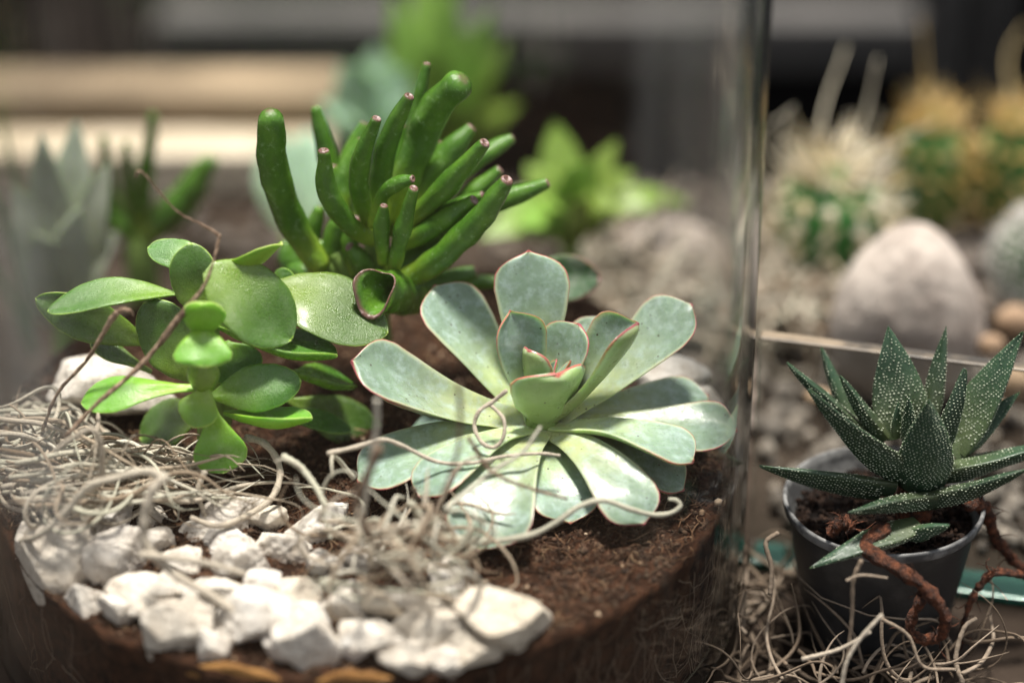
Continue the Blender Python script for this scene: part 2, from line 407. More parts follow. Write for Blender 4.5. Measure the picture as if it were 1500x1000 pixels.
M['crumb'] = vary('soil_crumb', [(0, (.012, .006, .004)), (.6, (.05, .025, .014)), (.95, (.10, .05, .03)), (.985, (.36, .25, .16)), (1, (.5, .38, .27))], .95)
M['sideroot'] = vary('side_root', [(0, (.07, .04, .026)), (.6, (.17, .11, .075)), (1, (.36, .28, .20))], .8)
M['moss'] = vary('dried_air_plant', [(0, (.20, .14, .09)), (.25, (.42, .34, .25)), (.65, (.60, .53, .43)), (.85, (.56, .55, .43)), (1, (.70, .65, .55))], .85, 2200, 1.0, .0006)
M['moss_shaded'] = vary('dried_air_plant_shade', [(0, (.09, .065, .045)), (.5, (.19, .145, .105)), (1, (.32, .26, .20))], .85, 900, .8, .0005)  # same dried strands, with the shade around the pot put into the colour
M['twig'] = simple('dry_twig', (.11, .065, .04), (.38, .27, .19), 500, .85, .9, .0006)
M['root'] = simple('red_root', (.030, .012, .007), (.26, .085, .036), 420, .6, 1.0, .003, spec=.4)
M['stem'] = simple('green_stem', (.14, .24, .05), (.24, .34, .09), 200, .5, .3, .0006)
M['pot'] = simple('black_plastic', (.026, .027, .029), (.075, .073, .070), 45, .5, .25, .0005, spec=.45, lo=.45, hi=.75)
M['potrim'] = simple('worn_plastic_lip', (.07, .07, .07), (.20, .20, .195), 120, .5, .3, .0005, spec=.45, lo=.4, hi=.6)
M['potsoil'] = simple('pot_soil', (.008, .005, .004), (.045, .022, .012), 300, .95, 1, .0015, 9)
M['table'] = simple('table_slate', (.020, .014, .010), (.052, .038, .029), 18, .85, .4, .002, spec=.08)
M['ground'] = simple('dark_ground', (.006, .006, .005), (.014, .012, .010), 4, .95, .3, .01, spec=.05)
M['wood'] = simple('pale_wood', (.36, .29, .20), (.80, .70, .56), 12, .6, .2, .001, stretch=(.5, 1, 1))
M['woodtan'] = simple('tan_wood', (.11, .08, .05), (.32, .24, .155), 12, .7, .2, .001, stretch=(.5, 1, 1))
M['rail'] = simple('grey_rail', (.075, .071, .068), (.11, .103, .098), 30, .5, .1, .001)
M['slat'] = simple('brown_slat', (.10, .075, .06), (.20, .155, .13), 30, .7, .2, .001, stretch=(1, 1, .1))
M['black'] = simple('void_black', (.004, .004, .004), (.008, .007, .007), 10, .95, .1, .001, spec=.05)  # near black, the unlit void put into the colour
M['egg'] = simple('grey_pebble', (.30, .25, .215), (.56, .49, .43), 38, .85, .8, .003)
M['tanpebble'] = simple('tan_pebble', (.26, .17, .105), (.40, .28, .185), 70, .75, .3, .001)
M['gravel'] = vary('gravel', [(0, (.07, .06, .053)), (.5, (.15, .13, .115)), (.85, (.25, .215, .185)), (1, (.36, .30, .25))], .85)
M['cactus'] = simple('cactus_skin', (.025, .12, .025), (.05, .20, .04), 120, .5, .3, .001)
M['spine'] = vary('cream_spine', [(0, (.62, .50, .28)), (.5, (.78, .68, .46)), (1, (.85, .80, .68))], .7)
M['yspine'] = vary('yellow_spine', [(0, (.46, .28, .07)), (.5, (.62, .42, .14)), (1, (.66, .54, .30))], .7)
M['wspine'] = vary('white_spine', [(0, (.6, .58, .52)), (1, (.85, .83, .8))], .7)
M['tubercle'] = simple('white_tubercle', (.27, .31, .22), (.44, .47, .36), 300, .6, .1, .0002)
M['bark'] = simple('orange_bark', (.24, .11, .03), (.46, .25, .08), 110, .75, .6, .0015, stretch=(.25, 1, 1))

def glass_mat(name, film, streak, thin_tint, edge_tint, refl_haze=None, refr=True):
    """Clear glass: Schlick reflection, straight view through the wall, bending and green tint where the wall is seen edge-on, a light film of dust; wall reflections painted as pale streaks and haze."""
    m, nt, n, l, bs = newmat(name); n.remove(bs); out = n['Material Output']
    lw = n.new('ShaderNodeLayerWeight'); lw.inputs['Blend'].default_value = .5; fc = lw.outputs['Facing']
    t = tex(n, l, 1.0, 4, .6, stretch=(150, 150, 3.0))
    bp = n.new('ShaderNodeBump'); bp.inputs['Strength'].default_value = streak; bp.inputs['Distance'].default_value = .001; l.new(t.outputs['Fac'], bp.inputs['Height'])
    tr = n.new('ShaderNodeBsdfTransparent')
    l.new(mixc(n, l, maprange(n, l, fc, .70, 1.0), thin_tint, edge_tint), tr.inputs['Color'])
    sh = tr.outputs[0]
    if refr:
        rf = n.new('ShaderNodeBsdfRefraction'); rf.inputs['IOR'].default_value = 1.45; rf.inputs['Color'].default_value = edge_tint + (1,); l.new(bp.outputs[0], rf.inputs['Normal'])
        mx = n.new('ShaderNodeMixShader'); l.new(maprange(n, l, fc, .74, .92), mx.inputs[0]); l.new(sh, mx.inputs[1]); l.new(rf.outputs[0], mx.inputs[2]); sh = mx.outputs[0]
    df = n.new('ShaderNodeBsdfDiffuse'); df.inputs['Color'].default_value = (.75, .75, .73, 1)
    tl = n.new('ShaderNodeBsdfTranslucent'); tl.inputs['Color'].default_value = (.75, .75, .73, 1)
    fm = n.new('ShaderNodeMixShader'); fm.inputs[0].default_value = .5; l.new(df.outputs[0], fm.inputs[1]); l.new(tl.outputs[0], fm.inputs[2])
    fac = math_(n, l, 'MULTIPLY', maprange(n, l, t.outputs['Fac'], .36, .72), maprange(n, l, fc, .40, .95, film, film * 22))  # film thickens edge-on, painting the pale reflection streaks near the wall's edges
    if refl_haze:  # reflection haze on the wall, painted as pale diffuse patches
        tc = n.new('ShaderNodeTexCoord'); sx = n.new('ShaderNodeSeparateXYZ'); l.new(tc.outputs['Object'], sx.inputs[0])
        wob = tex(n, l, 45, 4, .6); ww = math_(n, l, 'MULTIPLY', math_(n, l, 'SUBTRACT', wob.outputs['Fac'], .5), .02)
        for x0, x1, z0, z1, ysign, a, xsign, zlo in refl_haze:
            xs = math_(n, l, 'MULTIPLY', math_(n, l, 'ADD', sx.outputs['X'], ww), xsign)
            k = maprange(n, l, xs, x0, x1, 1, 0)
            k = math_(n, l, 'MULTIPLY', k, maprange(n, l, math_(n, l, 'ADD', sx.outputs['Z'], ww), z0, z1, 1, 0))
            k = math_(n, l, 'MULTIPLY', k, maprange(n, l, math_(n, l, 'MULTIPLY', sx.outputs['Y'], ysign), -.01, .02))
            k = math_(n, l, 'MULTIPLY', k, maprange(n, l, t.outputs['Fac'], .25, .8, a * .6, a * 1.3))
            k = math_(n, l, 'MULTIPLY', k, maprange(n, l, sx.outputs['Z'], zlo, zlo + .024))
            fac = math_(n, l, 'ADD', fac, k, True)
    mx = n.new('ShaderNodeMixShader'); l.new(fac, mx.inputs[0]); l.new(sh, mx.inputs[1]); l.new(fm.outputs[0], mx.inputs[2]); sh = mx.outputs[0]
    gl = n.new('ShaderNodeBsdfGlossy'); gl.inputs['Roughness'].default_value = .03; l.new(bp.outputs[0], gl.inputs['Normal'])
    f5 = math_(n, l, 'MULTIPLY', math_(n, l, 'POWER', fc, 5.0), .9); f5 = math_(n, l, 'ADD', f5, .035, True)
    mx = n.new('ShaderNodeMixShader'); l.new(f5, mx.inputs[0]); l.new(sh, mx.inputs[1]); l.new(gl.outputs[0], mx.inputs[2])
    l.new(mx.outputs[0], out.inputs['Surface']); return m
M['glass'] = glass_mat('jar_glass', .0025, .35, (.99, .993, .99), (.88, .955, .92), refl_haze=[(-.086, -.068, .165, .20, -1, .14, 1, .066), (-.079, -.073, .26, .28, -1, .045, -1, .115)])
M['tankglass'] = glass_mat('tank_glass', .012, .1, (.95, .97, .96), (.45, .72, .62), refr=False)
def edge_glass():
    m, nt, n, l, b = newmat('green_glass_edge')
    b.inputs['Base Color'].default_value = (.035, .14, .10, 1); b.inputs['Roughness'].default_value = .12
    b.inputs['Transmission Weight'].default_value = .35; b.inputs['IOR'].default_value = 1.5; return m
M['edge'] = edge_glass()
M['paleedge'] = simple('pale_glass_edge', (.05, .045, .04), (.24, .19, .135), 60, .4, .05, .0005, spec=.25, lo=.4, hi=.6, stretch=(.5, 1, 1))

# ------------------------------------------------------------------ the setting
def box(acc_or_name, x0, x1, y0, y1, z0, z1, mat=None, parent=None, bev=.0):
    v = np.array([(x, y, z) for z in (z0, z1) for y in (y0, y1) for x in (x0, x1)], float)
    f = [(0, 2, 3, 1), (4, 5, 7, 6), (0, 1, 5, 4), (2, 6, 7, 3), (0, 4, 6, 2), (1, 3, 7, 5)]
    o = build(acc_or_name, v, f, mat, parent, smooth=False)
    if bev:
        b = o.modifiers.new('bevel', 'BEVEL'); b.width = bev * CM; b.segments = 2
    return o
JC = np.array([-4.63, 1.45]); RI, RO = 11.6, 12.0

tag(box('ground', -600, 600, -600, 600, -84, -80, M['ground']), kind='structure', label='dark ground far below the table')
tag(box('table', -70, 70, -90, 31, -4, 0, M['table'], bev=.3), kind='structure', label='dark slate coloured table top under the jar')
tag(box('void_backdrop', -160, 160, 118, 122, -80, 60, M['black']), kind='structure', label='black backdrop added for the dark void at the far side')  # added sheet, painted black for the shaded void behind everything

# rail, posts, slats, planks far behind
def px_box(name, px0, px1, py0, py1, Y, depth, mat, **k):
    a = P(px0, py1, Y=Y); b = P(px1, py0, Y=Y)
    return box(name, a[0], b[0], Y, Y + depth, a[2], b[2], mat, **k)
tag(px_box('metal_rail', 230, 1352, 28, 104, 62, 3, M['rail'], bev=.4), 'long grey horizontal rail across the dark background', 'rail')
for x, wd, lb in ((1378, 44, 'grey upright post behind the yellow-topped cacti, nearer the rail end'), (1448, 34, 'grey upright post at the far right behind the cacti')):
    a = P(x - wd / 2, 200, Y=70); b = P(x + wd / 2, 200, Y=70)
    tag(box('grey_post', a[0], b[0], 70, 73, -80, 30, M['rail'], bev=.4), lb, 'post', 'grey posts behind the cacti')
for x, wd, lb in ((100, 40, 'brown upright slat nearest the left edge of the fence'), (160, 34, 'second brown upright slat behind the pale planks'), (212, 34, 'third brown upright slat behind the pale planks'), (288, 46, 'wide brown upright slat fourth from the left edge')):
    a = P(x - wd / 2, 200, Y=84); b = P(x + wd / 2, 200, Y=84)
    tag(box('fence_slat', a[0], b[0], 84, 86, -80, 24, M['slat'], bev=.3), lb, 'slat', 'brown slats behind the jar')
def plank(px0, px1, pyfar, pynear, Z, th, mat, label):
    a = P(px0, pynear, Z=Z); b = P(px1, pyfar, Z=Z)
    tag(box('wooden_plank', a[0], b[0] + 2, a[1], b[1], Z - th, Z, mat, bev=.15), label, 'plank', 'pale planks behind the jar')
plank(-60, 420, 166, 228, 2.0, 1.9, M['wood'], 'bright cream wooden plank lying nearer the jar')
plank(-60, 430, 92, 146, 3.2, 83.0, M['woodtan'], 'tan wooden plank standing behind the bright cream one')

# gravel between and behind the pots
A = Acc()
d0, f0 = ICO[0]
for i in range(5200):
    x = rng.uniform(-45, 42); y = rng.uniform(3.5, 30.5)
    if math.hypot(x - JC[0], y - JC[1]) < 13 or (x < 9 and y < 9): continue
    if x < 1 and (y < 24 or rng.random() < .8): continue
    s = rng.uniform(.18, .55); z = rng.uniform(0, .5) + s * .3
    v = d0 * (s * rng.uniform(.6, 1.1, 3))[None, :] * rng.uniform(.75, 1.1, (12, 1)) + np.array([x, y, z])
    A.add(v, f0, rnd=rng.random())
tag(A.build('gravel', M['gravel']), 'loose pale brown gravel spread behind the glass pane', 'gravel', kind='stuff')

# ------------------------------------------------------------------ the jar
def lathe(profile, n=160, c=(0, 0)):
    ph = np.arange(n) * 2 * math.pi / n
    v = np.array([[(c[0] + r * math.cos(a), c[1] + r * math.sin(a), z) for a in ph] for r, z in profile]).reshape(-1, 3)
    return v
jp = [(RI - .6, .75), (RI - .1, .95), (RI, 1.4), (RI, 6), (RI, 14), (RI, 26.6), (RI + .12, 26.95), (RI + .28, 26.95), (RO, 26.6), (RO, 14), (RO, 6), (RO, 1.2), (RO - .12, .5), (RO - .6, .02)]
v = lathe(jp, 200, JC); n = len(jp); v = np.vstack([v, (JC[0], JC[1], .75), (JC[0], JC[1], .02)])
f = ring_faces(n, 200, n * 200, n * 200 + 1)
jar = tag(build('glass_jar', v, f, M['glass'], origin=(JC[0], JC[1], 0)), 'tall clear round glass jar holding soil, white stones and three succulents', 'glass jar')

def soil_z(x, y):
    dx, dy = x - JC[0], y - JC[1]
    z = 5.85 + .012 * dy - .008 * dx
    r = math.hypot(dx, dy); th = math.atan2(dy, dx)           # trough along the front wall, filled by the stones
    sm = lambda t: max(0.0, min(1.0, t)) ** 2 * (3 - 2 * max(0.0, min(1.0, t)))
    return z - .5 * sm((r - 8.4) / 2.6) * sm((th + 2.72) / .25) * sm((-1.02 - th) / .22)
def soil_h(x, y):
    p = Vector((x, y, 0))
    return soil_z(x, y) + .16 * noise.noise(p * .45) + .13 * noise.fractal(p * 1.6, .9, 2.0, 4) + .05 * noise.noise(p * 7.0)
RS = RI - .04
nr, nt_ = 120, 420
V = []; rr = np.linspace(.02, RS, nr)
for r in rr:
    for j in range(nt_):
        a = 2 * math.pi * j / nt_; x = JC[0] + r * math.cos(a); y = JC[1] + r * math.sin(a)
        V.append((x, y, soil_h(x, y)))
for z in np.linspace(.96, 0, 14)[1:]:
    for j in range(nt_):
        a = 2 * math.pi * j / nt_; x = JC[0] + RS * math.cos(a); y = JC[1] + RS * math.sin(a)
        k = .05 * noise.noise(Vector((x * 1.2, y * 1.2, z * 9))) - .05
        zt = soil_h(x, y)
        V.append((JC[0] + (RS + k) * math.cos(a), JC[1] + (RS + k) * math.sin(a), 1.15 + (zt - 1.15) * z))
V.append((JC[0], JC[1], soil_h(*JC)))
tag(build('soil', V, ring_faces(nr + 13, nt_, len(V) - 1), M['soil'], origin=(JC[0], JC[1], 1.0)), 'dark brown coir soil filling the lower part of the jar', 'soil', kind='stuff')

def rand_in_jar(rmax=RS - .15):
    while True:
        x, y = rng.uniform(-rmax, rmax, 2)
        if x * x + y * y < rmax * rmax: return x + JC[0], y + JC[1]
A = Acc()
for i in range(9000):
    x, y = rand_in_jar(); L = rng.uniform(.25, 1.1); a = rng.uniform(0, 6.28); z = soil_h(x, y)
    d = np.array([math.cos(a), math.sin(a), 0]); b = np.array([-d[1], d[0], 0]) * rng.normal(0, .25) * L
    up = rng.uniform(-.02, .16)
    c = np.array([(x, y, z - .02), (x, y, z + up) + d * L * .5 + b, (x, y, z + rng.uniform(-.06, .1)) + d * L])
    if math.hypot(c[2][0] - JC[0], c[2][1] - JC[1]) > RS - .05: continue
    v, f = tube(catmull(c, 5), rng.uniform(.008, .020), 3); A.add(v, f, rnd=rng.random() ** 1.3)
tag(A.build('soil_fibres', M['fibre']), 'fine reddish coir fibres matted over the soil', 'fibres', kind='stuff')
A = Acc()
for i in range(9000):
    x, y = rand_in_jar(); s = rng.uniform(.03, .11) * (1.6 if rng.random() < .06 else 1)
    v = d0 * (s * rng.uniform(.6, 1.2, 3)) * rng.uniform(.7, 1.2, (12, 1)) + np.array([x, y, soil_h(x, y) + s * .3])
    A.add(v, f0, rnd=rng.random())
tag(A.build('soil_crumbs', M['crumb']), 'small brown soil crumbs scattered over the coir', 'soil', kind='stuff')
A = Acc()                                    # hair roots pressed against the wall, right front
for i in range(420):
    th = rng.uniform(-1.25, .12) if i < 330 else rng.uniform(-3.0, -1.25)
    z = rng.uniform(1.2, 5.4); L = rng.uniform(.8, 3.2); a = rng.normal(-1.5, .5); c = []
    for k in range(9):
        rk = RS + .015 + .012 * rng.random(); c.append((JC[0] + rk * math.cos(th), JC[1] + rk * math.sin(th), z))
        a += rng.normal(0, .28); th += math.cos(a) * L / 9 / RS; z += math.sin(a) * L / 9
        if z < 1.2 or z > 5.5: break
    if len(c) > 3:
        v, f = tube(np.array(c), rng.uniform(.008, .016), 3); A.add(v, f, rnd=rng.random())
tag(A.build('hair_roots', M['sideroot']), 'thin pale roots pressed against the inside of the jar wall', 'roots', kind='stuff')

# ------------------------------------------------------------------ white stones
def stone(px, py, wpx, hpx, label, lift=.35, Y=None, seed=0, dpt=1.0, grp='white stones in the jar', planes=11):
    if Y is None:
        p = P(px, py, Z=5.75 + lift)
    else: p = P(px, py, Y=Y)
    s = pxw(p); W = wpx * s * 1.04; H = hpx * s * 1.04
    # the seen height mixes the real height (cos) and depth (sin)
    D = W * .8 * dpt; hz = max(.62 * H, (H - D * .45) / .8)
    hz = min(hz, 1.15 * W)
    dx, dy = p[0] - JC[0], p[1] - JC[1]; r = math.hypot(dx, dy); lim = RS - .05 - .36 * D
    if r > lim: p[0] = JC[0] + dx * lim / r; p[1] = JC[1] + dy * lim / r
    if Y is None: hz *= 1.3; p[2] -= .12 * hz
    v, f = rock_geo(p, (W, D, hz), seed=seed + 11, planes=planes)
    # keep every corner inside the jar wall
    q = v[:, :2] - JC; rr_ = np.linalg.norm(q, axis=1); k = np.minimum(1, (RS - .01) / rr_); v[:, :2] = JC + q * k[:, None]
    return tag(build('white_stone', v, f, M['stone']), label, 'stone', grp)
STONES = [
 (88, 802, 112, 118, 'big knobbly white stone at the left end of the stone border', .35, 21),
 (44, 785, 44, 56, 'narrow white stone wedged behind the big one at the left end', .3, 3),
 (166, 806, 86, 92, 'leaning white stone with a sharp ridge right of the big knobbly one', .4, 5),
 (150, 756, 84, 54, 'pale white stone half under the left tangle of strands', .35, 7),
 (216, 784, 66, 56, 'white stone behind the ridge-topped one under a green strand', .4, 9),
 (222, 748, 40, 36, 'small speckled stone beside the soil under the left tangle', .25, 13),
 (208, 850, 96, 56, 'low bright white stone at the wall between two larger ones', .2, 15),
 (262, 892, 98, 96, 'wedge-shaped white stone pointing down along the front wall', .1, 17),
 (268, 812, 54, 40, 'small white stone in the middle gap near the crossing strand', .3, 19),
 (346, 745, 84, 72, 'grey-white rounded stone on the soil beneath the round loop strand', .4, 23),
 (334, 790, 76, 42, 'flat white stone tucked below the grey-white rounded one', .25, 25),
 (350, 814, 78, 72, 'round smooth white stone alone in the middle of the border', .4, 27),
 (398, 752, 50, 44, 'small white stone next to the bare soil right of the rounded one', .3, 29),
 (460, 756, 92, 66, 'yellow-stained white stone at the back of the border', .4, 31),
 (412, 788, 76, 62, 'bright white stone in front of the yellow-stained one', .35, 33),
 (372, 882, 116, 96, 'large bright white block at the front wall', .25, 35),
 (452, 912, 84, 80, 'white stone with a hollow in its front face at the wall', .2, 37),
 (312, 925, 46, 56, 'small tan-white stone squeezed between wedge and large block', -.1, 39),
 (435, 846, 66, 46, 'white stone mostly buried under the front tangle, left part', .3, 41),
 (500, 862, 66, 52, 'white stone mostly buried under the front tangle, middle', .3, 43),
 (545, 908, 86, 62, 'slanting white stone with a bright long edge at the wall', .2, 45),
 (528, 812, 54, 42, 'small white stone showing through the front tangle', .3, 47),
 (628, 892, 108, 78, 'broad white stone in the middle of the right-hand pile', .35, 49),
 (738, 888, 124, 104, 'large angular white stone at the right end of the border', .35, 51),
 (688, 936, 96, 60, 'shaded white stone under the large angular one', .0, 53),
 (604, 954, 92, 54, 'low white stone at the bottom of the pile by the wall', -.1, 55),
 (672, 846, 78, 48, 'flat-topped white stone behind the broad one', .35, 57),
 (652, 822, 44, 36, 'small pitted white stone nearest the long front leaf', .3, 59),
 (598, 858, 64, 46, 'white stone under a strand behind the broad one', .35, 61),
 (300, 850, 60, 44, 'white stone lying under the thick green-grey crossing strand', .2, 63),
 (120, 862, 60, 56, 'chipped white stone with a brown stained lower corner at the wall', -.1, 65),
 (175, 868, 60, 52, 'small white stone at the wall under the ridge-topped one', .0, 67),
 (322, 850, 56, 44, 'small white stone just left of the large bright block', .3, 69),
 (512, 925, 56, 50, 'small white stone between the hollow-faced and the slanting ones', -.1, 81),
 (560, 865, 60, 44, 'low white stone behind the slanting one with the long edge', .3, 83),
 (700, 862, 60, 46, 'white stone touching the large angular one from behind', .3, 85),
 (655, 958, 70, 50, 'lowest white stone of the right-hand pile near its middle', -.2, 87),
 (250, 838, 60, 44, 'white stone behind the wedge-shaped one', .3, 89),
 (122, 815, 50, 50, 'small white stone lying between big knobbly and ridge-topped ones', .2, 91),
 (285, 770, 46, 34, 'little white stone on bare soil near the flat one', .2, 93),
 (410, 925, 50, 50, 'narrow white stone standing between large block and hollow-faced one', -.1, 95),
 (575, 930, 56, 48, 'white stone right of the slanting one, close to the wall', -.1, 97),
 (475, 815, 50, 40, 'small white stone in front of the yellow-stained one', .3, 99),
 (385, 838, 50, 40, 'small white stone right of the round smooth one', .3, 101),
 (455, 880, 56, 40, 'white stone right behind the hollow-faced one', .3, 103),
]
for px, py, a, b, lb, lf, sd_ in STONES: stone(px, py + (16 if py > 835 else 6), a * 1.12, b * 1.12, lb, lf, seed=sd_)
stone(165, 572, 190, 120, 'large smooth white stone behind the left paddle leaves', Y=3.0, seed=71, dpt=.7)
stone(985, 552, 110, 84, 'white stone behind the rosette below its right back leaf', Y=4.0, seed=73)
stone(1028, 588, 60, 56, 'white stone behind the rosette right of a larger one', Y=3.2, seed=75)
stone(1076, 622, 40, 60, 'narrow white stone between a leaf tip and the right wall', Y=1.6, seed=77)
# tan bark under the stones at the front wall
A = Acc()
def bark(px0, py0, px1, py1, label, hw):
    c = []
    for k in range(12):
        t = k / 11; p = P(px0 + (px1 - px0) * t, py0 + (py1 - py0) * t + 10 * math.sin(t * 7), Z=5.0)
        dx, dy = p[0] - JC[0], p[1] - JC[1]; r = math.hypot(dx, dy); p[0] = JC[0] + dx * (RS - .1) / r; p[1] = JC[1] + dy * (RS - .1) / r
        p[2] = 4.9 + .15 * math.sin(t * 5) - .5 * (1 - t) * 0
        c.append(p)
    c = np.array(c); rad = hw * (1 - np.abs(np.linspace(-1, 1, 12)) ** 3 * .7)
    T, S, N = frames(c, (0, 0, 1)); ph = np.arange(10) * 2 * math.pi / 10
    v = c[:, None, :] + (np.cos(ph)[None, :, None] * S[:, None, :] * .07) + (np.sin(ph)[None, :, None] * np.array([0, 0, 1.0]) * rad[:, None, None]) * (1 + .12 * rng.normal(size=(12, 10, 1)))
    n = 120; v = np.vstack([v.reshape(-1, 3), c[0], c[-1]])
    tag(build('bark_piece', v, ring_faces(12, 10, n, n + 1), M['bark']), label, 'bark', 'bark pieces at the front wall')
bark(290, 962, 480, 985, 'orange-brown bark strip below the small tan-white stone', .5)
bark(460, 975, 610, 1000, 'orange-brown bark strip at the very bottom of the wall', .6)

# ------------------------------------------------------------------ echeveria rosette
EC = P(793, 606, Y=0.0)
ech = thing('echeveria', (EC[0], EC[1], 6.0), 'pale blue-green rosette succulent with pink leaf margins', 'succulent')
def ech_leaf(tip, wpx, Y=None, Z=None, sag=0.0, base=None, cup=.22, thick=.24, shape='spoon', roll=0, curl=0.0, bz=0, inner=.45, flat=None):
    t = P(*tip, Y=Y, Z=Z); d = t - EC; dh = np.array([d[0], d[1], 0]); L = np.linalg.norm(d)
    hd = dh / max(np.linalg.norm(dh), 1e-3)
    b = EC + hd * inner + np.array([0, 0, -.35 + bz]) if base is None else np.asarray(base, float)
    ax = t - b; up = np.array([0, 0, 1.0]); upn = up - hd * 0
    c1 = b + ax * .38 + up * (sag * L - .0); c2 = b + ax * .75 + up * (sag * .8 * L)
    tt = t + up * curl * L
    hint = np.array([0, 0, 1.0]) * 1.0 - hd * .6 if abs(ax[2]) > np.linalg.norm(ax[:2]) * .8 else np.array([0, 0, 1.0])
    leaf(ech, M['echeveria'], pts=[b, c1, c2, tt], hw=wpx * pxw(t) / 2, shape=shape, thick=thick, cup=cup, hint=hint, roll=roll, nU=44, nV=32)
R = math.radians
# lowest, lying leaves first
ech_leaf((598, 634), 80, Z=6.35, sag=.05)
ech_leaf((835, 766), 100, Z=6.15, sag=.06, bz=-.35)
ech_leaf((1002, 718), 96, Z=6.25, sag=.05, bz=-.3)
ech_leaf((880, 464), 70, Y=3.2, sag=-.03)
ech_leaf((548, 566), 84, Y=.6, sag=-.03, bz=-.2)
ech_leaf((1038, 578), 92, Y=1.6, sag=.0, roll=R(-8))
ech_leaf((524, 706), 118, Z=6.75, sag=.06, cup=.16, roll=R(6))
ech_leaf((702, 806), 132, Z=6.3, sag=.09, cup=.14)
ech_leaf((944, 768), 98, Z=6.45, sag=.10, cup=.12, roll=R(-10))
ech_leaf((614, 728), 92, Z=7.1, sag=.10, cup=.10, roll=R(-4))
ech_leaf((1080, 630), 108, Y=-.7, sag=-.02, roll=R(-10), cup=.24)
ech_leaf((1016, 676), 108, Z=7.5, sag=.07, cup=.22, roll=R(6))
ech_leaf((514, 529), 112, Y=-.4, sag=-.05, cup=.36, roll=R(20))
ech_leaf((636, 418), 112, Y=3.0, sag=-.03, cup=.2, roll=R(8))
ech_leaf((1014, 446), 112, Y=2.2, sag=-.03, cup=.2, roll=R(-10))
ech_leaf((774, 367), 113, Y=2.6, sag=-.05, cup=.16, inner=.4)
# inner leaves
ech_leaf((748, 455), 86, Y=.5, sag=-.07, cup=.5, inner=.3, bz=.1, roll=R(32), thick=.24)
ech_leaf((934, 472), 96, Y=.1, sag=-.07, cup=.85, inner=.3, bz=.1, roll=R(-8), thick=.24)
ech_leaf((848, 474), 96, Y=.95, sag=-.05, cup=.38, inner=.15, bz=.3, thick=.22, shape='bud')
ech_leaf((776, 512), 62, Y=-.35, sag=-.06, cup=.45, inner=.2, bz=.4, thick=.2, shape='bud')
ech_leaf((815, 547), 122, Y=-1.0, sag=-.12, cup=.42, inner=.25, bz=.25, thick=.26, shape='bud')
ech_leaf((816, 526), 42, Y=.1, sag=-.03, cup=.3, inner=.05, bz=.9, thick=.14, shape='lance')
ech_leaf((836, 528), 32, Y=-.15, sag=-.03, cup=.3, inner=.08, bz=1.0, thick=.12, shape='lance')
v, f = tube(catmull([EC + (0, 0, -1.8), EC + (0, 0, -.8), EC + (0, 0, .3)], 8), [.55, .55, .6, .62, .6, .55, .45, .3], 14)
build('stem', v, f, M['stem'], ech)

# ------------------------------------------------------------------ paddle-leaf succulent
JB = P(318, 640, Y=-.3)
jade = thing('paddle_leaf_succulent', (JB[0], JB[1], 6.0), 'bright green succulent with flat rounded paddle leaves', 'succulent')
def jl(base, tip, wpx, hint, mat='jade', shape='oval', bend=0.0, cup=.12, thick=None, roll=0):
    thick = thick or min(.27, wpx * .0031)
    b = P(base[0], base[1], Y=base[2] + .8); t = P(tip[0], tip[1], Y=tip[2] + .8); h = np.array(hint, float); h /= np.linalg.norm(h)
    m = (b + t) / 2 + h * bend
    leaf(jade, M[mat], pts=[b, m, t], hw=wpx * pxw(t) / 2, shape=shape, thick=thick, cup=cup, hint=h, roll=roll, nU=36, nV=26, wav=.03)
CV = (0, -.85, .53)
jl((300, 384, .6), (217, 362, 1.2), 52, (-.1, -.45, .9), shape='round')
jl((314, 392, .2), (414, 357, .0), 62, (.1, .55, .85), 'jade_young', cup=.3, bend=-.25)
jl((288, 458, -.4), (281, 356, .2), 72, (-.1, -.95, .3), shape='round')
jl((264, 430, .3), (70, 456, -.2), 64, (.0, -.25, 1), shape='oval', bend=.35, cup=.2)
jl((225, 505, .3), (52, 437, .2), 66, (.25, -.8, .55), shape='oval', cup=.15, bend=-.12, roll=.25)
jl((222, 545, .2), (132, 502, .2), 46, (.2, -.2, .95), shape='paddle', cup=.2)
jl((396, 420, 2.0), (432, 404, 2.0), 40, CV)
jl((390, 425, .8), (568, 488, .1), 124, (.1, -.35, .95), bend=.2, cup=.08, shape='round')
jl((330, 500, .2), (360, 560, -.4), 80, (.1, -.9, .3))
jl((320, 478, -.2), (494, 521, -1.0), 104, (.05, .22, .97), bend=-.18, cup=.34)
jl((304, 392, -.6), (427, 497, -1.1), 116, (.25, -.62, .75), bend=.15, cup=.05, shape='round')
jl((292, 556, -.9), (212, 442, .1), 94, (-.15, -.95, .25), cup=.1, shape='round')
jl((430, 545, .4), (520, 566, 1.0), 90, (.0, .15, 1), cup=.25)
jl((420, 585, .9), (560, 640, 1.4), 70, (.1, -.6, .6))
jl((400, 600, .3), (515, 630, .2), 50, (0, -.1, 1))
jl((300, 600, .0), (205, 640, .3), 84, (-.2, -.5, .8))
jl((298, 488, -1.9), (298, 444, -2.6), 66, (0, .62, .78), 'jade_young', cup=.42, bend=-.12, shape='round')
jl((298, 476, -2.0), (297, 538, -3.2), 90, (0, -.35, .95), 'jade_young', shape='fan', bend=.12, cup=.1)
jl((296, 585, -2.2), (297, 528, -2.5), 50, (.1, .85, .4), 'jade', cup=.3, shape='oval')
jl((286, 568, -2.1), (119, 590, -2.4), 66, (-.05, -.35, .9), 'jade_young', shape='paddle', bend=.22, cup=.1)
jl((304, 582, -2.0), (441, 558, -1.6), 72, (.1, -.75, .65), shape='oval', bend=.1, cup=.1)
jl((304, 566, -2.3), (282, 626, -3.0), 62, (-.1, -.6, .8), 'jade_young', cup=.1)
jl((328, 604, -2.0), (457, 612, -2.4), 74, (.0, .28, .95), 'jade_young', bend=-.2, cup=.4)
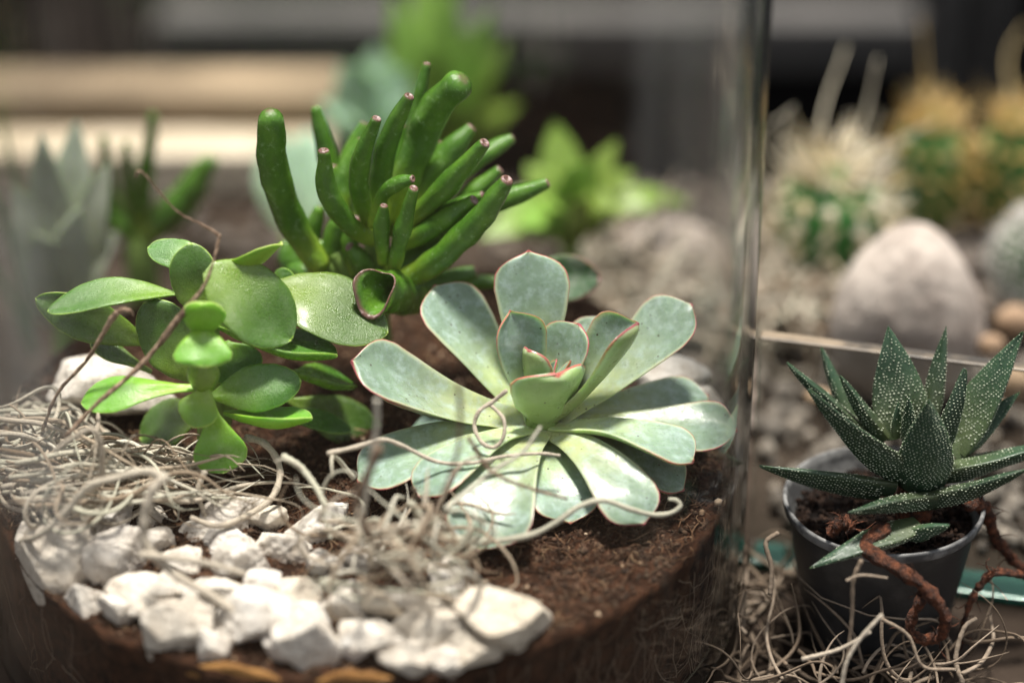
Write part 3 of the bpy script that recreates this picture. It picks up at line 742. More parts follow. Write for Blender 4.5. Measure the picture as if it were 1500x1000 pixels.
jl((308, 594, -2.2), (330, 692, -3.0), 80, (.05, -.8, .6), 'jade_young', shape='paddle', bend=.12)
for pts, r in (([(300, 690, -1.0), (302, 640, -.9), (300, 590, -1.8), (298, 540, -1.9), (298, 470, -1.7)], .32), ([(330, 690, .2), (318, 600, .1), (310, 500, .1), (305, 400, .2)], .38), ([(320, 640, .1), (350, 540, .3), (400, 425, .8)], .3), ([(310, 560, .1), (260, 470, .3), (225, 440, .4)], .28)):
    c = catmull([P(x, y, Y=Y + .8) for x, y, Y in pts], 14); v, f = tube(c, np.linspace(r, r * .55, 14), 10); build('stem', v, f, M['stem'], jade)

# ------------------------------------------------------------------ finger-leaf succulent
FB = P(545, 430, Y=5)
fin = thing('finger_leaf_succulent', (FB[0], FB[1], 6.2), 'dark green succulent with upright tube-shaped fingers and red dimpled tips', 'succulent')
def fg(pts, wpx, end=END_DIMPLE, name='finger_leaf', **k):
    q = [P(x, y, Y=Y) for x, y, Y in pts]
    return finger(fin, M['finger'], name, pts=q, r=wpx * pxw(q[-1]) / 2, end=end, **k)
fg([(470, 392, 4.6), (432, 330, 4.6), (402, 250, 4.2), (396, 178, 4.0)], 48, END_ROUND, tipf=.85)
fg([(505, 340, 6.5), (482, 240, 7.2), (464, 164, 7.5)], 36, END_ROUND)
fg([(505, 335, 6), (508, 250, 6.8), (532, 186, 7.4)], 31)
fg([(500, 330, 5.5), (505, 260, 6.2), (528, 210, 6.6)], 30)
fg([(552, 352, 4.6), (528, 285, 4.2), (530, 230, 4.0), (550, 178, 3.8)], 32)
fg([(556, 330, 5), (556, 270, 4.8), (572, 200, 4.6), (597, 146, 4.4)], 36)
fg([(590, 300, 6), (604, 190, 6.6), (624, 98, 7.0)], 27)
fg([(566, 320, 5.4), (604, 240, 5.6), (632, 165, 5.6), (668, 128, 5.2)], 50, END_ROUND, tipf=.9)
fg([(596, 310, 5.6), (640, 242, 6.2), (686, 192, 6.6)], 40)
fg([(650, 280, 6.4), (700, 232, 7), (746, 205, 7.4)], 32)
fg([(596, 330, 4.5), (650, 276, 4.0), (706, 214, 3.6)], 40)
fg([(640, 340, 5), (720, 300, 5.2), (797, 270, 5.2)], 32)
fg([(590, 345, 4.6), (650, 312, 4.4), (702, 288, 4.2)], 32)
fg([(580, 360, 4.2), (640, 330, 3.9), (690, 296, 3.6)], 36)
fg([(576, 420, 4.0), (640, 380, 3.4), (700, 325, 3.0), (738, 270, 2.8)], 50)
fg([(548, 350, 4.2), (510, 328, 3.8), (480, 280, 3.5), (474, 226, 3.4)], 34)
fg([(575, 400, 3.4), (588, 345, 3.0), (605, 280, 2.8)], 30)
fg([(562, 385, 3.3), (558, 340, 3.1), (562, 305, 3.0)], 25)
fg([(545, 330, 3.9), (562, 285, 3.7), (583, 268, 3.4), (601, 263, 3.2)], 26)
fg([(464, 400, 5.4), (458, 350, 5.6), (466, 310, 5.6)], 34, END_ROUND)
fg([(490, 395, 5.0), (490, 350, 5.2), (500, 318, 5.2)], 34, END_ROUND)
fg([(440, 410, 6), (424, 385, 6.4), (420, 360, 6.6)], 34, END_ROUND)
fg([(520, 400, 4.8), (512, 360, 4.9), (520, 325, 4.9)], 32)
fg([(560, 410, 4.4), (610, 380, 4.6), (655, 350, 4.7)], 40)
fg([(545, 420, 4.2), (530, 385, 4.0), (515, 365, 3.9)], 36)
fg([(600, 345, 5.6), (625, 275, 6.2), (645, 215, 6.6)], 34)
fg([(570, 345, 5.8), (578, 250, 6.4), (588, 190, 6.8)], 34)
fg([(640, 330, 5.8), (690, 285, 6.2), (728, 252, 6.4)], 32)
fg([(520, 345, 5.8), (500, 290, 6.2), (488, 250, 6.4)], 34)
fg([(480, 420, 5.6), (450, 400, 5.8), (430, 395, 6.0)], 36, END_ROUND)
fg([(500, 430, 5.0), (478, 395, 5.0), (470, 360, 5.2)], 36, END_ROUND)
fg([(590, 430, 4.6), (640, 415, 5.0), (690, 400, 5.2)], 38)
fg([(610, 430, 5), (690, 415, 6), (748, 414, 6)], 24, END_ROUND)
fg([(622, 440, 4.6), (596, 434, 3.6), (572, 426, 2.5), (553, 421, 1.7)], 54, END_CUP, 'cupped_leaf', base=.28, tipf=1.0, nU=24, nV=28, squash=1.22, hint=(0, 0, 1))
q = [P(x, y, Y=Y) for x, y, Y in ((750, 425, 6.6), (815, 410, 6.4), (880, 408, 6.2))]
leaf(fin, M['jade_dark'], 'spoon_leaf', pts=q, hw=72 * pxw(q[-1]) / 2, shape='oval', thick=.2, cup=.25, hint=(.1, -.8, .5))
for pts, r in (([(556, 545, 5.2), (552, 480, 5), (550, 400, 4.8), (552, 335, 4.8)], .5), ([(540, 480, 5), (500, 410, 5), (462, 380, 4.8)], .4), ([(540, 455, 4.8), (505, 395, 4.9), (490, 370, 5)], .35), ([(552, 440, 4.8), (580, 420, 4.6), (600, 380, 4.8), (600, 310, 5.6)], .4), ([(552, 430, 4.8), (600, 420, 5.2), (660, 300, 6)], .3)):
    c = catmull([P(x, y, Y=Y) for x, y, Y in pts], 14); v, f = tube(c, np.linspace(r, r * .7, 14), 12); build('stem', v, f, M['stem'], fin)

# ------------------------------------------------------------------ dried air-plant strands
def strand_walk(p, d, L, step=.22, wander=.22, pull=None, zmin=None, jar_in=True, flatten=.0, r_=rng, band=None):
    p = np.array(p, float); d = np.array(d, float); d /= np.linalg.norm(d); c = [p.copy()]; w_ = r_.normal(0, wander, 3)
    for i in range(int(L / step)):
        w_ = .82 * w_ + r_.normal(0, wander, 3) * .42; d = d + w_ * .55
        if flatten: d[2] *= (1 - flatten)
        if pull is not None:
            q = pull - p; d = d + .05 * q
        zf = zmin(p) if callable(zmin) else (zmin if zmin is not None else -9)
        if p[2] < zf + .12: d[2] += .25
        elif p[2] > zf + 2.0: d[2] -= .12
        if jar_in:
            q = p[:2] - JC; r = np.linalg.norm(q)
            if r > RS - .7: d[:2] -= q / r * .35 * (1 + r - RS + .7)
        if band is not None:
            x_, y_ = pix(p); lo, hi = np.interp(x_, band[0], band[1]), np.interp(x_, band[0], band[2])
            if y_ > hi: d = d + np.array([0, .30, .05])
            elif y_ < lo: d = d + np.array([0, -.25, -.12])
            if x_ > band[0][-1]: d = d + np.array([-.4, 0, 0])
        d /= np.linalg.norm(d); p = p + d * step
        if jar_in:
            q = p[:2] - JC; r = np.linalg.norm(q)
            if r > RS - .12: p[:2] = JC + q / r * (RS - .12)
        p[2] = max(p[2], zf + .06); c.append(p.copy())
    return np.array(c)
def pix(p):
    q = p - CAM; z = np.dot(q, FWD); return 750 + q[0] / z * FPX, 500 - np.dot(q, UPV) / z * FPX
def add_strand(A, c, r0, r_=rng):
    n = len(c); t = np.linspace(0, 1, n); k_ = r_.uniform(0, 90); r = r0 * (1 - .85 * t ** 2.5) * (1 + .28 * np.array([noise.noise(Vector((q * n * .22 + k_, 0, 0))) for q in t]))
    v, f = tube(c, r, 6); A.add(v, f, rnd=r_.random())
gz = lambda p: soil_z(p[0], p[1]) + .1
A = Acc(); r3 = np.random.default_rng(31)
BAND = ([0, 60, 150, 260, 420], [560, 600, 650, 655, 690], [775, 762, 735, 728, 745])
for i in range(185):
    px = r3.uniform(-30, 130); py = r3.uniform(590, 745); z = gz(P(px, py, Z=6.5)) + r3.uniform(.1, 1.9) * (1.15 - max(0, px) / 180)
    p = P(px, py, Z=z)
    if np.linalg.norm(p[:2] - JC) > RS - .2: p[:2] = JC + (p[:2] - JC) / np.linalg.norm(p[:2] - JC) * (RS - .3)
    a = r3.normal(-.35, .75); d = (math.cos(a), math.sin(a), r3.normal(.0, .25))
    add_strand(A, strand_walk(p, d, r3.uniform(3, 7.5), wander=.16, zmin=gz, flatten=.06, r_=r3, band=BAND), r3.uniform(.025, .092), r3)
for i in range(34):      # flowing to the right over the stones' back edge
    px = r3.uniform(80, 220); py = r3.uniform(655, 730); p = P(px, py, Z=6.4 + r3.uniform(0, .9)); a = r3.normal(-.12, .25)
    add_strand(A, strand_walk(p, (math.cos(a), math.sin(a), .05), r3.uniform(3.5, 6.5), wander=.10, zmin=gz, flatten=.1, r_=r3, band=BAND), r3.uniform(.03, .09), r3)
tag(A.build('dried_air_plant', M['moss']), 'thick pale tangle of dried air-plant strands at the left wall', 'dried strands', kind='stuff')
A = Acc(); r3 = np.random.default_rng(57)
for i in range(66):
    px = r3.normal(590, 58); py = r3.normal(795, 34); z = 6.6 + r3.uniform(.2, 2.4) * math.exp(-((px - 590) / 110) ** 2); p = P(px, py, Z=z)
    if np.linalg.norm(p[:2] - JC) > RS - .4: continue
    a = r3.uniform(0, 6.28); d = (math.cos(a), .6 * math.sin(a), r3.normal(.1, .35))
    add_strand(A, strand_walk(p, d, r3.uniform(1.8, 4.6), wander=.26, pull=P(590, 795, Z=7.6), zmin=lambda p: gz(p) + .5, r_=r3), r3.uniform(.045, .085), r3)
tag(A.build('dried_air_plant', M['moss']), 'loose beige tangle of dried strands lying over the stones in front of the rosette', 'dried strands', kind='stuff')
A = Acc(); r3 = np.random.default_rng(91)
for i in range(260):
    px = r3.uniform(1085, 1300) if i < 150 else r3.uniform(1250, 1420); py = r3.uniform(830, 1010) if px < 1200 else r3.uniform(900, 1020); z = r3.uniform(.1, 1.3); p = P(px, py, Z=z)
    if np.linalg.norm(p[:2] - JC) < RO + .25 or np.linalg.norm(p[:2] - np.array([11.45, -.5])) < 3.0: continue
    a = r3.uniform(0, 6.28); d = (math.cos(a), math.sin(a), r3.normal(.1, .3))
    c = strand_walk(p, d, r3.uniform(2, 5), wander=.26, zmin=0.05, jar_in=False, r_=r3)
    q = c[:, :2] - JC; r = np.linalg.norm(q, axis=1); k = np.maximum(1, (RO + .12) / r); c[:, :2] = JC + q * k[:, None]
    q = c[:, :2] - np.array([11.45, -.5]); r = np.linalg.norm(q, axis=1); lim = 2.35 + .13 * c[:, 2]; k = np.maximum(1, lim / np.maximum(r, .3)); c[:, :2] = np.array([11.45, -.5]) + q * k[:, None]
    add_strand(A, c, r3.uniform(.025, .075), r3)
tag(A.build('dried_air_plant', M['moss_shaded']), 'grey-brown tangle of dried strands on the table between jar and pot', 'dried strands', kind='stuff')

def single(path, w0, label, mat='moss', name='dried_strand', taper=.6, nodes=0, n=None, cat='dried strand', widths=None):
    q = [P(x, y, Y=Y) if z is None else P(x, y, Z=z) for x, y, Y, z in path]
    for p in q:
        r = np.linalg.norm(p[:2] - JC)
        if RS - .08 < r < RO + .1: p[:2] = JC + (p[:2] - JC) / r * (RS - .1)
    m = n or 8 * len(q); c = catmull(q, m); t = np.linspace(0, 1, m)
    if mat == 'twig': c = c + rng.normal(0, .006, c.shape)
    r = w0 * pxw(q[0]) / 2 * (1 - taper * t) * (1 + .10 * np.sin(t * 57) + nodes * np.maximum(0, np.sin(t * 21 + 1)) ** 8)
    if mat == 'root':
        so = rng.uniform(0, 90); r = r * (1 + .35 * np.array([noise.noise(Vector((k * 9 + so, 0, 0))) + .6 * noise.noise(Vector((k * 30 + so, 5, 0))) for k in t]))
    if widths: r = np.interp(t, np.linspace(0, 1, len(widths)), widths) * pxw(q[0]) / 2 * (1 + .12 * np.sin(t * 83))
    v, f = tube(c, r, 8 if mat != 'root' else 14)
    if mat == 'root':
        v = v + np.array([[noise.noise(Vector(q) * 6), noise.noise(Vector(q) * 6 + Vector((9, 0, 0))), noise.noise(Vector(q) * 6 + Vector((0, 9, 0)))] for q in v]) * .07
        B = Acc(); B.add(v, f)
        for k in range(22):
            i0 = rng.integers(2, m - 2); d = rng.normal(0, 1, 3); d /= np.linalg.norm(d); L = rng.uniform(.25, .8)
            hv, hf = tube(catmull([c[i0], c[i0] + d * L * .6, c[i0] + d * L * .9 + rng.normal(0, .12, 3)], 6), np.linspace(.03, .008, 6), 4); B.add(hv, hf)
        v, f = np.concatenate(B.v), B.f
    return tag(build(name, v, f, M[mat], attrs={'rnd': np.full(len(v), rng.uniform(.5, 1))}), label, cat)
Yf = lambda pts, Y: [(x, y, Y, None) for x, y in pts]
Zf = lambda pts, Z: [(x, y, None, Z) for x, y in pts]
single([(95, 640, -3.4, None), (145, 588, -2.8, None), (190, 550, -2.2, None), (228, 510, -1.7, None), (262, 466, -1.5, None), (296, 424, -1.3, None), (312, 385, -.9, None), (320, 352, -.5, None), (318, 343, -.4, None), (290, 326, -.3, None), (262, 312, -.2, None), (232, 280, -.2, None), (214, 258, -.2, None), (203, 251, -.2, None), (199, 258, -.2, None)], 10, 'long knotted dry twig rising across the paddle leaves to a thin hooked tip', 'twig', 'dry_twig', .80, .55, cat='twig', widths=[6, 7, 7.5, 8, 12, 6, 3.4, 5.5, 6, 3.0, 3.0, 3.0, 3.0, 4, 5])
single(Yf([(62, 630), (85, 575), (125, 530), (150, 490), (166, 464), (178, 454), (190, 455), (195, 462)], -1.2), 9, 'short dry twig with a hooked end beside the far left leaves', 'twig', 'dry_twig', .2, .4, cat='twig', widths=[5, 5, 5.5, 7, 10, 8, 6, 3])
single([(480, 664, -3.4, None), (520, 655, -3.2, None), (560, 644, -3.0, None), (590, 653, -2.9, None), (640, 676, -3.0, None), (690, 678, -3.0, None), (740, 668, -2.8, None), (790, 664, -2.6, None), (820, 667, -2.5, None)], 8, 'long pale strand lying across the front left rosette leaves', taper=.35)
single([(742, 572, -1.6, None), (722, 588, -1.6, None), (702, 602, -1.8, None), (695, 625, -2.0, None), (706, 648, -2.4, None), (724, 655, -2.5, None), (737, 640, -2.4, None), (738, 615, -2.1, None), (722, 596, -1.7, None), (714, 592, -1.6, None)], 7, 'pale strand curled into a ring over the base of a rosette leaf', taper=.2)
single([(600, 735, -5.4, None), (640, 778, -5.6, None), (700, 792, -5.6, None), (770, 785, -5.3, None), (812, 766, -5.0, None), (850, 741, -4.8, None), (885, 733, -4.6, None), (925, 746, -4.6, None), (960, 754, -4.4, None), (985, 750, -4.2, None), (997, 740, -4.1, None), (990, 732, -4.0, None), (980, 731, -4.0, None)], 11, 'long wavy strand under the front rosette leaves ending in a hook on the soil', taper=.45)
single([(360, 640, -1.0, None), (388, 650, -1.4, None), (408, 678, -2.0, None), (408, 708, -2.6, None), (392, 735, -3.2, None), (355, 758, -3.8, None), (318, 770, -4.2, None), (280, 758, -4.2, None)], 11, 'looping strand curling round from the lowest paddle leaf to the stones', taper=.25)
single([(414, 668, -3.6, None), (440, 684, -4.0, None), (462, 712, -4.6, None), (478, 742, -5.2, None)], 11, 'pale arched strand over bare soil between the two front tangles', taper=.3)
single([(552, 585, -6.5, None), (552, 625, -6.6, None), (545, 665, -6.7, None), (538, 715, -6.8, None), (530, 770, -6.8, None)], 8, 'blurred upright strand in front of the left rosette leaf', 'moss', taper=.2)
single([(672, 560, -7.2, None), (674, 620, -7.2, None), (668, 670, -7.3, None), (645, 730, -7.3, None), (610, 800, -7.3, None)], 7, 'blurred brown upright strand in front of the rosette', 'twig', taper=.2)
single([(556, 655, -7.6, None), (540, 690, -7.6, None), (522, 735, -7.6, None), (540, 785, -7.4, None)], 14, 'thick blurred strand stub at the left of the front tangle', 'twig', taper=.3)
single([(240, 700, -6.4, None), (222, 720, -6.6, None), (212, 760, -6.8, None), (216, 800, -7.0, None), (255, 840, -7.4, None), (310, 872, -7.8, None), (350, 900, -8.2, None)], 15, 'thick green-grey strand crossing the stones towards the front wall', taper=.2)
single([(245, 700, -5.6, None), (215, 690, -5.4, None), (170, 700, -5.4, None), (130, 712, -5.4, None), (100, 745, -5.4, None), (60, 782, -5.4, None), (20, 795, -4.6, None)], 13, 'green-grey strand reaching down to the left end of the border', taper=.3)
single([(130, 720, -4.4, None), (148, 700, -4.4, None), (148, 655, -4.4, None), (138, 630, -4.4, None), (118, 634, -4.4, None), (80, 660, -4.4, None)], 11, 'arched strand standing up out of the left tangle', taper=.3)
single([(205, 812, -7.4, None), (290, 822, -7.2, None), (360, 840, -7.0, None)], 12, 'pale strand lying low over the middle stones', taper=.3)
single([(470, 850, -7.6, None), (560, 862, -7.6, None), (650, 868, -7.5, None), (730, 862, -7.2, None)], 8, 'thin straight strand resting on the right-hand pile of stones', taper=.4)
single([(300, 690, -2.9, None), (290, 720, -3.2, None), (300, 755, -3.4, None)], 10, 'short upright strand by the lowest paddle leaf', 'moss', taper=.4)
single([(652, 746, -6.2, None), (690, 715, -5.6, None), (725, 688, -5.0, None), (765, 662, -4.6, None), (792, 625, -4.2, None)], 8, 'slanting strand climbing from the front tangle to the rosette centre', taper=.4)
single([(686, 640, -5.0, None), (720, 690, -5.2, None), (780, 716, -5.0, None), (830, 730, -4.8, None)], 6, 'thin brown strand crossing the broad front rosette leaf', 'twig', taper=.3)

# ------------------------------------------------------------------ pearl-studded succulent in a pot
PC = P(1295, 730, Z=5.0); PR = 3.06
PX, PY = PC[0], PC[1]
pot = thing('plant_pot', (PX, PY, 0), 'small black plastic nursery pot right of the jar', 'pot')
pp = [(2.15, .02), (2.2, .12), (2.9, 4.55), (2.93, 4.62), (PR, 4.68), (PR + .02, 4.74), (PR + .05, 4.95), (PR + .03, 5.0), (PR - .02, 5.02), (PR - .08, 4.99), (PR - .11, 4.7), (2.75, 4.2), (2.5, 3.6)]
k0, k1 = 4, 9                                  # the lip is a piece of its own
v = lathe(pp[:k0 + 1], 72, (PX, PY)); n = k0 + 1
build('pot_body', np.vstack([v, (PX, PY, .02)]), ring_faces(n, 72, n * 72), M['pot'], pot)
v = lathe(pp[k0:], 72, (PX, PY)); v[:, 2] += [.02 * noise.noise(Vector(q) * .9) for q in v]
build('rim', v, ring_faces(len(pp) - k0, 72), M['potrim'], pot)
pl = [(.05, 4.35), (1, 4.35), (1.8, 4.3), (2.4, 4.25), (2.74, 4.2)]
v = lathe(pl, 60, (PX, PY)); v[:, 2] += [.22 * noise.fractal(Vector(q) * 1.4, .9, 2, 4) for q in v]
tag(build('potting_soil', np.vstack([v, (PX, PY, 4.4)]), ring_faces(5, 60, 300), M['potsoil'], origin=(PX, PY, 4)), 'dark potting soil filling the black pot', 'soil', kind='stuff')
A = Acc()
for i in range(700):
    a = rng.uniform(0, 6.28); r = 2.65 * math.sqrt(rng.random()); s = rng.uniform(.04, .16)
    A.add(d0 * (s * rng.uniform(.6, 1.2, 3)) * rng.uniform(.7, 1.2, (12, 1)) + np.array([PX + r * math.cos(a), PY + r * math.sin(a), 4.33 + rng.uniform(0, .1)]), f0)
tag(A.build('soil_crumbs', M['potsoil']), 'loose bark and soil crumbs on top of the pot', 'soil', kind='stuff')

HC = P(1345, 676, Y=-.8)
haw = thing('pearl_succulent', (HC[0], HC[1], 4.4), 'dark green spiky succulent studded with rows of white bumps', 'succulent')
OCT, OCTF = np.array([(1, 0, 0), (-1, 0, 0), (0, 1, 0), (0, -1, 0), (0, 0, 1), (0, 0, -1)], float), [(0, 2, 4), (2, 1, 4), (1, 3, 4), (3, 0, 4), (2, 0, 5), (1, 2, 5), (3, 1, 5), (0, 3, 5)]
d1, f1 = ICO[1]
def hl(base, tip, wpx, hint, bend=0.0, cup=.1, keel=.35, both=.35, mid=None):
    b = P(base[0], base[1], Y=base[2]); t = P(tip[0], tip[1], Y=tip[2]); h = np.array(hint, float); h /= np.linalg.norm(h)
    pts = [b, (b + t) / 2 + h * bend, t]
    hw = wpx * .9 * pxw(t) / 2
    st = random.getstate(); v, f, a = leaf_geo(pts, hw, 'spike', .22, cup, h, 0, 40, 28, 1.4, .02, keel)
    o = build('leaf', v, f, M['haw'], haw, attrs=a)
    # bumps: rows across the leaf, dense on the convex outer face
    nU, nV = 40, 28; G = v[:-2].reshape(nU, nV, 3); us = 0.5 * (1 - np.cos(math.pi * np.linspace(0, 1, nU)))
    L = np.linalg.norm(t - b); A = Acc(); rows = int(L / .105)
    for i in range(rows):
        u = .10 + .88 * (i + .5) / rows; fu = np.interp(u, us, np.arange(nU)); i0 = int(fu); q = fu - i0
        ring = G[i0] * (1 - q) + G[min(i0 + 1, nU - 1)] * q
        seg = np.linalg.norm(np.roll(ring, -1, 0) - ring, axis=1); per = seg.sum(); m = max(3, int(per / .12)); cum = np.concatenate([[0], np.cumsum(seg)])
        cc = ring.mean(0)
        for k in range(m):
            s = (k + .5 * (i % 2) + rng.uniform(-.18, .18)) / m * per % per; j = np.searchsorted(cum, s) - 1; j = min(max(j, 0), nV - 1)
            fr = (s - cum[j]) / max(seg[j], 1e-6); p = ring[j] * (1 - fr) + ring[(j + 1) % nV] * fr
            outer = math.sin((j + fr) * 2 * math.pi / nV)
            if outer > .25 and rng.random() > both: continue
            if outer > -.0 and rng.random() > .8: continue
            rad = rng.uniform(.013, .033) * (1 - .35 * u)
            if u < .25 and rng.random() > u * 4: continue
            A.add(p + d1 * rad * (1.25, 1, .75), f1)
    if A.n:
        tb = A.build('tubercles', M['tubercle'], o); tb['kind'] = 'stuff'
    return o
hl((1290, 650, .2), (1153, 531, .8), 48, (.3, .3, 1))
hl((1250, 620, 1.0), (1203, 508, 1.8), 30, (.3, -.3, .9))
hl((1300, 640, .0), (1231, 550, .5), 36, (.5, .1, .8))
hl((1325, 640, .3), (1301, 478, 1.5), 92, (0, -.85, .3), both=.9, keel=.25, cup=.16)
hl((1358, 625, .3), (1386, 478, 1.6), 38, (-.4, -.3, .6), both=.6)
hl((1398, 655, .3), (1498, 486, 1.0), 80, (-.55, -.5, .65), both=.9, cup=.16)
hl((1395, 665, .1), (1494, 574, .7), 46, (-.2, -.6, .7), both=.8)
hl((1370, 690, -.5), (1548, 648, -.4), 64, (-.1, .3, 1))
hl((1312, 640, -.3), (1316, 588, -.2), 18, (0, -.5, .5), both=.3)
hl((1332, 650, -.4), (1331, 578, -.6), 28, (0, .8, .4))
hl((1375, 650, -.6), (1413, 540, -.4), 50, (-.5, .5, .5))
hl((1290, 715, -1.0), (1113, 682, -.8), 40, (.05, .35, 1))
hl((1310, 708, -1.3), (1131, 684, -1.8), 46, (.05, .45, 1))
hl((1335, 695, -1.0), (1185, 570, -1.6), 86, (.55, .6, .75), bend=-.12)
hl((1352, 712, -1.3), (1361, 586, -2.0), 100, (0, .95, .35), keel=.3, bend=-.1)
hl((1340, 730, -1.6), (1502, 688, -2.4), 54, (-.1, .5, 1), bend=-.05)
hl((1370, 725, -1.9), (1243, 750, -3.6), 42, (.0, .4, .95), bend=.08)
hl((1345, 768, -2.6), (1186, 832, -4.4), 50, (.1, -.1, 1), bend=.12)
hl((1330, 776, -2.6), (1390, 768, -3.4), 32, (0, .3, 1))
v, f = tube(catmull([(HC[0], HC[1], 4.1), (HC[0], HC[1], 5.0), HC + (0, 0, .1)], 8), [.5, .5, .55, .6, .6, .55, .4, .2], 12); build('stem', v, f, M['root'], haw)
single([(1300, 770, -3.0, None), (1268, 800, -3.6, None), (1300, 824, -4.4, None), (1345, 852, -4.7, None), (1372, 880, -4.8, None), (1385, 905, -4.8, None), (1378, 930, -4.7, None), (1355, 936, -4.6, None), (1335, 926, -4.5, None), (1335, 905, -4.4, None), (1348, 880, -4.4, None), (1350, 862, -4.4, None)], 22, 'thick red-brown root hanging over the pot rim and curling into a loop', 'root', 'aerial_root', .45, .2, cat='root')
single([(1420, 735, -1.2, None), (1442, 745, -.8, None), (1458, 785, -.6, None), (1480, 815, -.6, None), (1510, 845, -.8, None)], 20, 'red-brown root leaving the pot towards the right edge', 'root', 'aerial_root', .3, .3, cat='root')
single([(1515, 845, -1.6, None), (1460, 838, -1.8, None), (1432, 862, -2.0, None), (1415, 900, -2.2, None), (1405, 950, -2.4, None)], 13, 'thin dark root arching down beside the pot at the right', 'root', 'aerial_root', .4, .3, cat='root')
single([(1215, 780, -2.6, None), (1235, 765, -2.6, None), (1250, 775, -2.8, None)], 20, 'short orange-brown root piece lying on the potting soil', 'root', 'aerial_root', .3, .2, cat='root')
single([(1262, 820, -4.9, None), (1250, 850, -5.1, None), (1248, 900, -5.3, None), (1243, 950, -5.6, None), (1235, 1000, -6.0, None)], 7, 'thin wiry strand dangling in front of the pot', 'moss_shaded', taper=.2)
single([(1292, 900, -6.2, None), (1260, 935, -6.4, None), (1240, 970, -6.6, None), (1232, 1010, -6.8, None)], 6, 'pale pointed strand sticking up in front of the pot', 'moss', taper=-.0)
single([(1140, 780, -1.6, None), (1122, 795, -1.8, None), (1130, 830, -2.2, None), (1128, 870, -2.6, None)], 7, 'wavy strand standing up between the jar and the pot', 'moss_shaded', taper=-.1)
single([(1175, 965, -6, None), (1230, 950, -6, None), (1275, 925, -6, None)], 7, 'straight pale strand lying across others in front of the pot', 'moss', taper=.3)
single([(1240, 850, -5.3, None), (1262, 842, -5.3, None), (1300, 846, -5.2, None)], 5, 'thin bent strand crossing the pot just under its rim', 'moss_shaded', taper=.3)
single([(1410, 1000, -4.0, None), (1400, 965, -3.6, None), (1412, 920, -3.2, None), (1430, 905, -3, None)], 8, 'forked grey strand rising right of the pot foot', 'moss_shaded', taper=.2)
single([(1290, 905, -5.0, None), (1330, 930, -5.2, None), (1352, 975, -5.6, None), (1400, 980, -5.6, None)], 6, 'grey strand bending round the foot of the pot', 'moss_shaded', taper=.2)

# low glass tank wall behind the pot
tank = thing('glass_tank', (11.4, 2.95, 0), 'low glass tank wall with pale top edge and green foot behind the pot', 'glass tank')
box('pane', 7.7, 34, 2.95, 3.4, .33, 8.15, M['tankglass'], tank)
box('top_edge', 7.7, 34, 2.92, 3.43, 8.16, 8.26, M['paleedge'], tank, bev=.06)
box('foot', 7.9, 34, 2.1, 3.4, .02, .32, M['edge'], tank, bev=.06)
tank.rotation_euler = (0, 0, math.radians(-14))

# ------------------------------------------------------------------ behind the tank wall: stones and cacti
def smooth_stone(px, py, wpx, hpx, Y, label, mat, seed, depth=.8, cat='stone', grp=None):
    p = P(px, py, Y=Y); s = pxw(p); d, f = ICO[4]; off = Vector((seed * 3.1, seed, 0))
    rad = 1 + .05 * np.array([noise.noise(Vector(q) * 1.3 + off) for q in d]) + .015 * np.array([noise.fractal(Vector(q) * 5 + off, 1, 2, 3) for q in d])
    v = d * rad[:, None]; v[:, 0] *= 1 - (.26 if seed == 1 else .12) * np.clip(v[:, 2], -1, 1)
    v = v * np.array([wpx * s / 2, wpx * s / 2 * depth, hpx * s / 2 / .93]) + p
    return tag(build('rounded_stone' if mat == 'egg' else 'pebble', v, f, M[mat]), label, cat, grp)
smooth_stone(1330, 462, 226, 268, 13, 'large egg-shaped grey stone standing behind the pot', 'egg', 1)
smooth_stone(985, 378, 180, 100, 22, 'pale rounded stone seen through the right side of the jar', 'egg', 2)
for i, (x, y, a, b, Y, lb) in enumerate([(1486, 470, 60, 46, 14, 'tan pebble right of the egg-shaped stone, upper one'), (1452, 505, 40, 30, 12, 'small tan pebble at the foot of the egg-shaped stone'), (1480, 560, 60, 50, 9, 'tan pebble behind the glass right of the spiky leaves'), (1440, 600, 70, 50, 6, 'orange-tan pebble low behind the spiky leaves'), (1200, 580, 44, 18, 8, 'flat tan pebble behind the glass left of the spiky leaves')]):
    smooth_stone(x, y, a, b, Y, lb, 'tanpebble', 5 + i, cat='pebble', grp='tan pebbles behind the glass')

